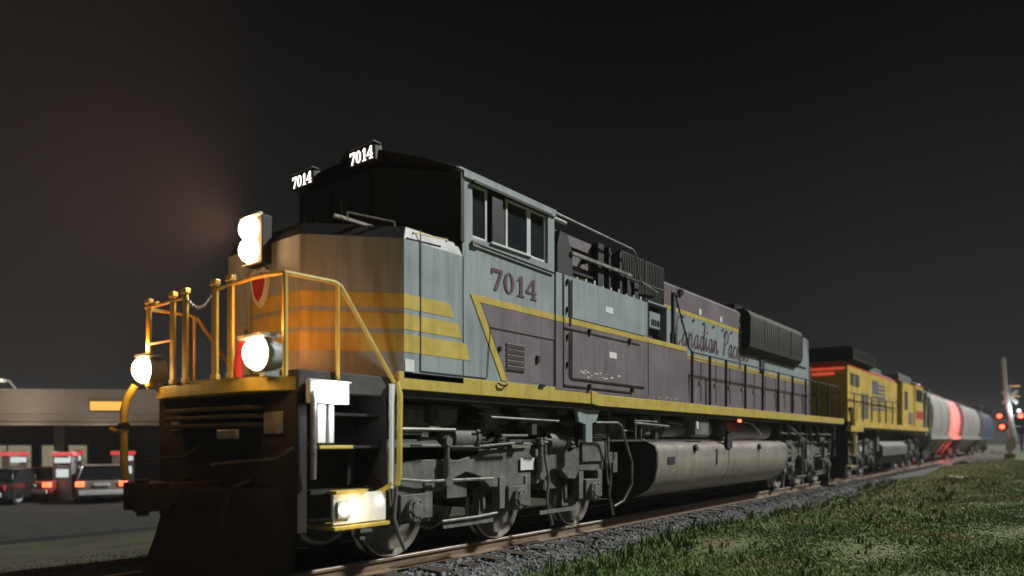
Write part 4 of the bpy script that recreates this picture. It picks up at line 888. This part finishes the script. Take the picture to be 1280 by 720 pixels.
# ================================================================== CROSSING SIGNAL
def crossing():
    T = thing('crossing_signal', 'railroad crossing signal mast with red lamps and raised gate arm', 'crossing signal', (58.6, 2.55, gz(58.6, 2.55)))
    b = MB(); b.box(-.32, .32, -.32, .32, -.2, .35, 1); b.cyl((0,0,.35), (0,0,5.0), .085, 16, m=0); b.box(-.26, .26, -.22, .22, .5, 1.4, 0); b.cyl((0,0,5.0), (0,0,5.1), .1, 12, .03, 0); b.build('mast', ['galv', 'concrete'], T, bevel=.01)
    for z, tl in ((2.95, 0), (2.2, 0)):
        b = MB(); b.tube([(0,-.62,z),(0,.62,z)], .035, 8); arm = b.build('cross_arm', 'galv', T)
        for y in (-.6, .6) if z > 2.5 else (.45,):
            q = MB(); q.lathe((-.02,y,z), (-1,0,0), [(0,0),(.30,0),(.30,.02),(.16,.04),(.16,.10)], 24); lm = q.build('signal_lamp', 'blackm', T)
            q = MB(); q.lathe((-.10,y,z), (-1,0,0), [(.15,0),(.13,.03),(0,.05)], 20); q.build('lens', 'e_red', lm)
            q = MB(); q.lathe((-.06,y,z), (-1,0,0), [(.17,0),(.17,.26)], 20); q.build('visor', 'blackm', lm)
    for sg in (1, -1):
        b = MB(); b.box(-.62, .62, -.012, .012, -.115, .115); o = b.build('crossbuck_board', 'white', T); o.location = (-.12-.03*sg, 0, 4.25); o.rotation_euler = (0, 0, R(90)); 
        o.rotation_euler = (R(0), R(45*sg), R(75))
    b = MB(); b.tube([(.1,-.25,1.2),(-.15,.05,3.4),(-.3,.22,4.6)], .15, 8, 0); b.tube([(-.3,.22,4.6),(-.42,.36,7.0)], .11, 8, 0)
    for k, z in enumerate((5.0, 5.8, 6.5)): pass
    b.box(-.25, .05, -.35, -.1, .7, 1.5, 1); ga = b.build('gate_arm', ['white', 'galv'], T)
    for z in (4.3, 5.0):
        q = MB(); q.box(-.24, -.12, -.55, -.15, z-.03, z+.03); q.build('arm_lamp', 'e_amb', ga)
    q = MB(); q.lathe((-.1,-.5,3.3), (-1,0,0), [(.12,0),(.1,.03),(0,.04)], 14); q.build('white_lamp', 'e_white', T)
    lamp('signal_white_light', 'POINT', (58.0, 2.2, 3.6), 40, (.9, .95, 1), .1)
    for y in (2.0, 3.1):
        l = lamp('crossing_lamp_light', 'SPOT', (58.8, 3.1+(y-2.0)*.6, 3.0), 1300, (1, .05, .04), .1, spot=150, blend=1); aim(l, (59.5, 7.5, 2.6))
crossing()

# ================================================================== FILLING STATION BEYOND THE TRACK
FW = Vector((.7803, .6254, 0)); RT = Vector((.6254, -.7803, 0))   # measured: the building faces roughly across the street
st_o = FW*29 + RT*(-19.0); ST = (st_o.x, st_o.y, -1.09); STR = math.atan2(RT.y, RT.x)+R(6)
def st_pt(x, y): 
    c, s = math.cos(STR), math.sin(STR); return (ST[0]+x*c-y*s, ST[1]+x*s+y*c, -1.09)
def station():
    T = thing('filling_station', 'long low filling station with pale fascia, dark wall and small yellow lit sign', 'building', ST, STR)
    b = MB()                                                        # local x to the right along the front, y into the building
    b.box(-16, 5.2, 0, .25, 3.68, 4.70, 0); b.box(-16.1, 5.3, -.08, .3, 4.62, 4.74, 0); b.box(-16, 5.2, .05, .3, 3.22, 3.68, 0); b.box(-16.05, 5.25, -.05, .3, 3.40, 3.50, 0); b.box(-16.05, 5.25, -.10, .3, 3.20, 3.30, 0)
    b.box(5.0, 5.2, .25, 7, 3.22, 4.70, 0)
    b.build('fascia', 'fascia', T, bevel=.01)
    b = MB(); b.box(-16, 5.2, .3, 7, 3.25, 3.45); b.build('canopy_roof', 'wall', T)
    b = MB(); b.box(-16, 5.2, 6.6, 6.8, 0, 3.3); b.box(-16, 5.2, 5.9, 6.6, 2.5, 3.25); b.build('back_wall', 'wall', T)
    for x in (-9.4, -4.9, -1.15, 3.6):
        b = MB(); b.box(x-.22, x+.22, 1.6, 2.0, 0, 3.3); b.build('canopy_post', 'wall', T, bevel=.02)
    b = MB(); b.box(.95, 2.45, -.10, -.02, 3.80, 4.28); sg = b.build('fascia_sign', 'blackm', T)
    b = MB(); b.box(1.0, 2.40, -.115, -.10, 3.85, 4.23); b.build('sign_face', 'e_amber', sg)
    for x0, x1 in ((-4.6, -2.3), (-7.4, -5.0), (-12, -9)):
        b = MB(); t = .06
        b.box(x0, x1, 6.5, 6.58, .5, .5+t); b.box(x0, x1, 6.5, 6.58, 2.30, 2.36); b.box(x0, x0+t, 6.5, 6.58, .5, 2.36); b.box(x1-t, x1, 6.5, 6.58, .5, 2.36); b.box((x0+x1)/2-.03, (x0+x1)/2+.03, 6.5, 6.58, .5, 2.36)
        w = b.build('shop_window', 'galv', T); b = MB(); b.box(x0+t, x1-t, 6.54, 6.56, .56, 2.30); b.build('pane', 'e_win', w)
    b = MB(); b.box(-2.6, -1.5, -1.7, -1.5, 4.90, 5.02); o = b.build('roof_lamp', 'e_tube', T)
    b = MB(); b.tube([(-2.05,.1,4.7),(-2.05,-.4,5.05),(-2.05,-1.6,5.05)], .04, 8); b.build('added_lamp_arm', 'galv', T)  # arm added to bring the tube lamp forward so it lights the fascia
    for lx in (-1.6, 1.3):
        p = st_pt(lx, -.9); lamp('car_fill', 'POINT', (p[0], p[1], 1.95), 26, (1, .86, .70), .2)  # fill lamps added to brighten the cars and pumps
    for lx, e_ in ((-2.05, 250), (2.9, 110)):
        p = st_pt(lx, -2.6); l = lamp('fascia_fill', 'SPOT', (p[0], p[1], 3.5), e_, (1, .84, .66), .3, spot=150, blend=.8); p = st_pt(lx+.6, 0); aim(l, (p[0], p[1], 3.3))  # spots added to brighten the fascia; only the left stands by a lamp
station()
def make_pump():
    T = thing('fuel_pump', 'x', 'fuel pump', (0,0,0), 0, 'fuel pumps under the station canopy')
    b = MB(); b.box(-.5, .5, -.35, .35, 0, .16, 1); b.box(-.36, .36, -.24, .24, .16, 1.5, 0); b.box(-.38, -.33, -.26, .26, .16, 2.1, 0); b.box(.33, .38, -.26, .26, .16, 2.1, 0); b.build('pump_body', ['galv', 'concrete'], T, bevel=.02)
    b = MB(); b.box(-.44, .44, -.28, .28, 1.90, 2.06); b.build('topper', 'e_pumpred', T, bevel=.02)
    b = MB(); b.box(-.24, .24, -.262, -.242, 1.02, 1.36); b.build('display', 'e_screen', T); b = MB(); b.box(-.31, .31, -.255, -.235, 1.62, 1.84); b.build('price_panel', 'e_screen', T)
    b = MB(); b.tube([(.40,-.1,1.7),(.58,-.15,1.6),(.62,-.18,.7),(.52,-.2,.5),(.45,-.2,.95)], .02, 8); b.box(.40,.50,-.26,-.14,.95,1.15); b.build('hose', 'rubber', T)
    return T
pm = make_pump()
for i, (x, y, rz, lab) in enumerate(((-2.4, .6, 60, 'fuel pump with red topper and lit screen at the far left of the station'), (-1.35, 3.0, 60, 'dimmer fuel pump with red topper standing deeper under the canopy'),
                                 (.12, -.3, 0, 'largest fuel pump with wide red topper and bright display, left of the silver car'), (1.15, 2.6, 62, 'fuel pump with red topper rising behind the silver car'))):
    o = pm if i == 0 else copy_tree(pm)
    o.location = st_pt(x, y); o.rotation_euler.z = STR+R(rz); o['label'] = lab

# ================================================================== CARS
def car(label, paint, x, y, rz, L=4.5, H=1.5, W_=1.8, suv=False, lit=True):
    T = thing('parked_car', label, 'car', st_pt(x, y), STR+rz)
    h = L/2; hb = H*.60
    b = MB()                                                       # nose towards +x, body lofted over its width
    side = [(-h,.40),(-h+.02,.62),(-h+.05,hb),(-h+.5,hb+.05),(h-1.35,hb+.02),(h-.3,hb-.16),(h-.02,hb-.34),(h,.38),(h-.25,.22),(-h+.2,.22)]
    n = len(side); ring = [(-W_/2,.93),(-W_/2+.06,1),(W_/2-.06,1),(W_/2,.93)]
    vs = [(p[0]*(s if s < 1 else 1), yy, p[1]) for yy, s in ((-W_/2,.975),(-W_/2+.07,1),(W_/2-.07,1),(W_/2,.975)) for p in side]
    fs = [tuple(range(n)), tuple(range(3*n, 4*n))[::-1]]+[(k*n+i, (k+1)*n+i, (k+1)*n+(i+1)%n, k*n+(i+1)%n) for k in range(3) for i in range(n)]
    b.add(vs, fs); b.build('body', paint, T, bevel=.07)
    re = -h+.10 if suv else -h+.55
    low = [(re,hb+.03),(h-1.3,hb+.02)]; up = [(re+(.28 if suv else .65),H),(h-2.15,H)]
    b = MB(); w0, w1 = W_/2-.05, W_/2-.22
    b.add([(low[0][0],-w0,low[0][1]),(low[1][0],-w0,low[1][1]),(low[1][0],w0,low[1][1]),(low[0][0],w0,low[0][1]),(up[0][0],-w1,H-.03),(up[1][0],-w1,H-.03),(up[1][0],w1,H-.03),(up[0][0],w1,H-.03)], [(0,1,5,4),(1,2,6,5),(2,3,7,6),(3,0,4,7)])
    b.build('cabin_glass', 'carglass', T)
    b = MB(); b.box(up[0][0]-.06, up[1][0]+.05, -w1-.02, w1+.02, H-.04, H); 
    for xx in (low[0][0]+.02, (low[0][0]+low[1][0])/2+.1): 
        for sy in (-1, 1): b.tube([(xx,sy*(w0+.005),hb),(xx+.22,sy*(w1+.005),H-.02)], .035, 6)
    b.build('roof', paint, T, bevel=.02)
    for sx in (-1, 1):
        for sy in (-1, 1):
            b = MB(); cx = sx*(h-.85); b.lathe((cx,sy*(W_/2-.2),.33), (0,sy,0), [(0,0),(.33,0),(.33,.19),(.21,.21)], 24, 0); b.lathe((cx,sy*(W_/2-.2),.33), (0,sy,0), [(.21,.205),(.19,.18),(0,.19)], 24, 1); b.build('wheel', ['rubber', 'galv'], T)
    for sy in (-1, 1):
        b = MB(); b.box(-h-.012, -h+.14, sy*(W_/2-.30), sy*(W_/2+.006), hb-.22, hb-.02); b.build('tail_light', 'e_tail' if lit else 'red', T, bevel=.02)
    b = MB(); b.box(-h-.04, -h+.1, -W_/2+.1, W_/2-.1, .36, .54); b.box(-h-.02, -h+.02, -.28, .28, hb-.22, hb-.10); b.build('bumper', ['frame'], T, bevel=.02)
    return T
car('silver hatchback parked right of the pumps with its orange tail light on', 'silver', 1.45, .2, R(112), 4.2, 1.55, 1.8, True)
car('dark red car with tail light on beside the pumps', 'carred', -.75, 1.2, R(84), 4.3, 1.42, 1.7)
car('white car at the far left edge of the station', 'carwhite', -3.0, -1.6, R(60), 4.5, 1.5, 1.8, True, False)
car('low black car between the white and the red car', 'cardark', -1.62, -.4, R(86), 4.4, 1.4, 1.7, False, False)

# ================================================================== TREES BEYOND THE CROSSING
M['bark'] = mat('dark_bark', (.045, .038, .030), .9, var=.3, bump=.5)
M['leaf'] = mat('dark_leaves', (.035, .050, .020), .7, var=.4, scale=.8)
def tree(x, y, h, r, seed, label):
    rnd = random.Random(seed); z0 = gz(x, y)
    T = thing('broadleaf_tree', label, 'tree', (x, y, z0), 0, 'trees beyond the crossing')
    b = MB(); b.tube([(0,0,-.1),(.08,.03,h*.3),(.02,.1,h*.6)], .16, 8); tips = []
    for k in range(9):
        a = k*2.4; q = (math.cos(a)*r*.6, math.sin(a)*r*.6, h*rnd.uniform(.5, .85)); tips.append(q)
        b.tube([(.05,.05,h*rnd.uniform(.25,.5)),(q[0]*.5,q[1]*.5,q[2]*.8),q], .05, 6)
    b.build('trunk', 'bark', T)
    V = []; F = []
    cl = [(q[0]*rnd.uniform(.7,1.5), q[1]*rnd.uniform(.7,1.5), q[2]+rnd.uniform(-.8,.8), rnd.uniform(.5,1.0)) for q in tips for _ in range(2)]
    for cx, cy, cz, cr_ in cl:
        for _ in range(170):
            d = Vector((rnd.gauss(0,1), rnd.gauss(0,1), rnd.gauss(0,.8))).normalized()*cr_*rnd.random()**.4
            n = Vector((rnd.gauss(0,1), rnd.gauss(0,1), rnd.gauss(0,1))).normalized(); u = n.orthogonal(); w = n.cross(u); e_ = rnd.uniform(.07, .15)
            c = Vector((cx, cy, cz))+d; o = len(V)
            V += [tuple(c+u*e_), tuple(c+w*e_*.6), tuple(c-u*e_), tuple(c-w*e_*.6)]; F.append((o, o+1, o+2, o+3))
    b = MB(); b.v = V; b.f = F; b.mi = [0]*len(F); b.build('crown', 'leaf', T, smooth=0)
tree(112, 3.6, 6.4, 2.2, 1, 'dark tree nearest the crossing signal, right of the blue hopper car')
tree(121, 10.5, 7.2, 2.6, 2, 'tall dark tree rising behind the end of the blue hopper car')
tree(104, -1.0, 5.6, 2.0, 3, 'low dark tree at the right edge, behind the crossing signal')
tree(135, 17, 7.6, 2.9, 4, 'dark tree farthest left, above the roofs of the hopper cars')

# ================================================================== LIGHT, SKY, CAMERA
b = MB(); b.box(-405, 425, -255, 425, -2.3, 9.5)
hz = b.build('haze', [], smooth=0); tag(hz, kind='stuff')
hm = bpy.data.materials.new('damp_air'); hm.use_nodes = True; n_ = hm.node_tree
n_.nodes.remove(n_.nodes['Principled BSDF'])
pv = n_.nodes.new('ShaderNodeVolumePrincipled'); pv.inputs['Color'].default_value = (.85, .86, .86, 1); pv.inputs['Density'].default_value = .00065; pv.inputs['Anisotropy'].default_value = 0
n_.links.new(pv.outputs['Volume'], n_.nodes['Material Output'].inputs['Volume'])
hz.data.materials.append(hm)
W = bpy.data.worlds.new('World'); S.world = W; W.use_nodes = True
nt = W.node_tree; bg = nt.nodes['Background']
tc = nt.nodes.new('ShaderNodeTexCoord'); sp = nt.nodes.new('ShaderNodeSeparateXYZ'); cr = nt.nodes.new('ShaderNodeValToRGB')
nt.links.new(tc.outputs['Generated'], sp.inputs[0]); nt.links.new(sp.outputs['Z'], cr.inputs['Fac']); nz = nt.nodes.new('ShaderNodeTexNoise'); nz.inputs['Scale'].default_value = 1.6; nz.inputs['Detail'].default_value = 4
nt.links.new(tc.outputs['Generated'], nz.inputs['Vector'])
mr = nt.nodes.new('ShaderNodeMapRange'); mr.inputs['From Min'].default_value = .3; mr.inputs['From Max'].default_value = .7; mr.inputs['To Min'].default_value = .65; mr.inputs['To Max'].default_value = 1.25
nt.links.new(nz.outputs['Fac'], mr.inputs['Value'])
mx = nt.nodes.new('ShaderNodeMixRGB'); mx.blend_type = 'MULTIPLY'; mx.inputs['Fac'].default_value = 1
nt.links.new(cr.outputs['Color'], mx.inputs['Color1']); nt.links.new(mr.outputs['Result'], mx.inputs['Color2']); nt.links.new(mx.outputs['Color'], bg.inputs['Color'])
e = cr.color_ramp.elements; e[0].position = 0; e[0].color = (.0085, .0095, .0104, 1); e[1].position = .62; e[1].color = (.0010, .0010, .0010, 1)
k = e.new(.22); k.color = (.0095, .0102, .0101, 1); k = e.new(.40); k.color = (.0055, .0057, .0056, 1)
bg.inputs['Strength'].default_value = 1.0
sun = bpy.data.lights.new('town_light', 'SUN'); sun.energy = 4.5; sun.angle = R(4); sun.color = (.98, 1, .95)
so = bpy.data.objects.new('town_light', sun); COL.objects.link(so); so.rotation_euler = Vector((-1.12, 1, -1.35)).to_track_quat('-Z', 'Y').to_euler()
cam = bpy.data.cameras.new('camera'); co = bpy.data.objects.new('camera', cam); COL.objects.link(co); S.camera = co
co.location = (0, 0, 1.49); co.rotation_euler = Vector((.7803, .6254, 0)).to_track_quat('-Z', 'Y').to_euler()
cam.sensor_width = 36; cam.lens = 850/1280*36; cam.shift_y = (550-360)/1280; cam.dof.use_dof = True; cam.dof.focus_distance = 10.5; cam.dof.aperture_fstop = .42; cam.clip_start = .05; cam.clip_end = 3000
S.view_settings.view_transform = 'Standard'; S.view_settings.look = 'None'; S.view_settings.exposure = 0; S.view_settings.gamma = 1
S.render.engine = 'CYCLES'; S.cycles.use_denoising = True
S.cycles.max_bounces = 6; S.cycles.sample_clamp_indirect = 4
S.cycles.volume_max_steps = 64
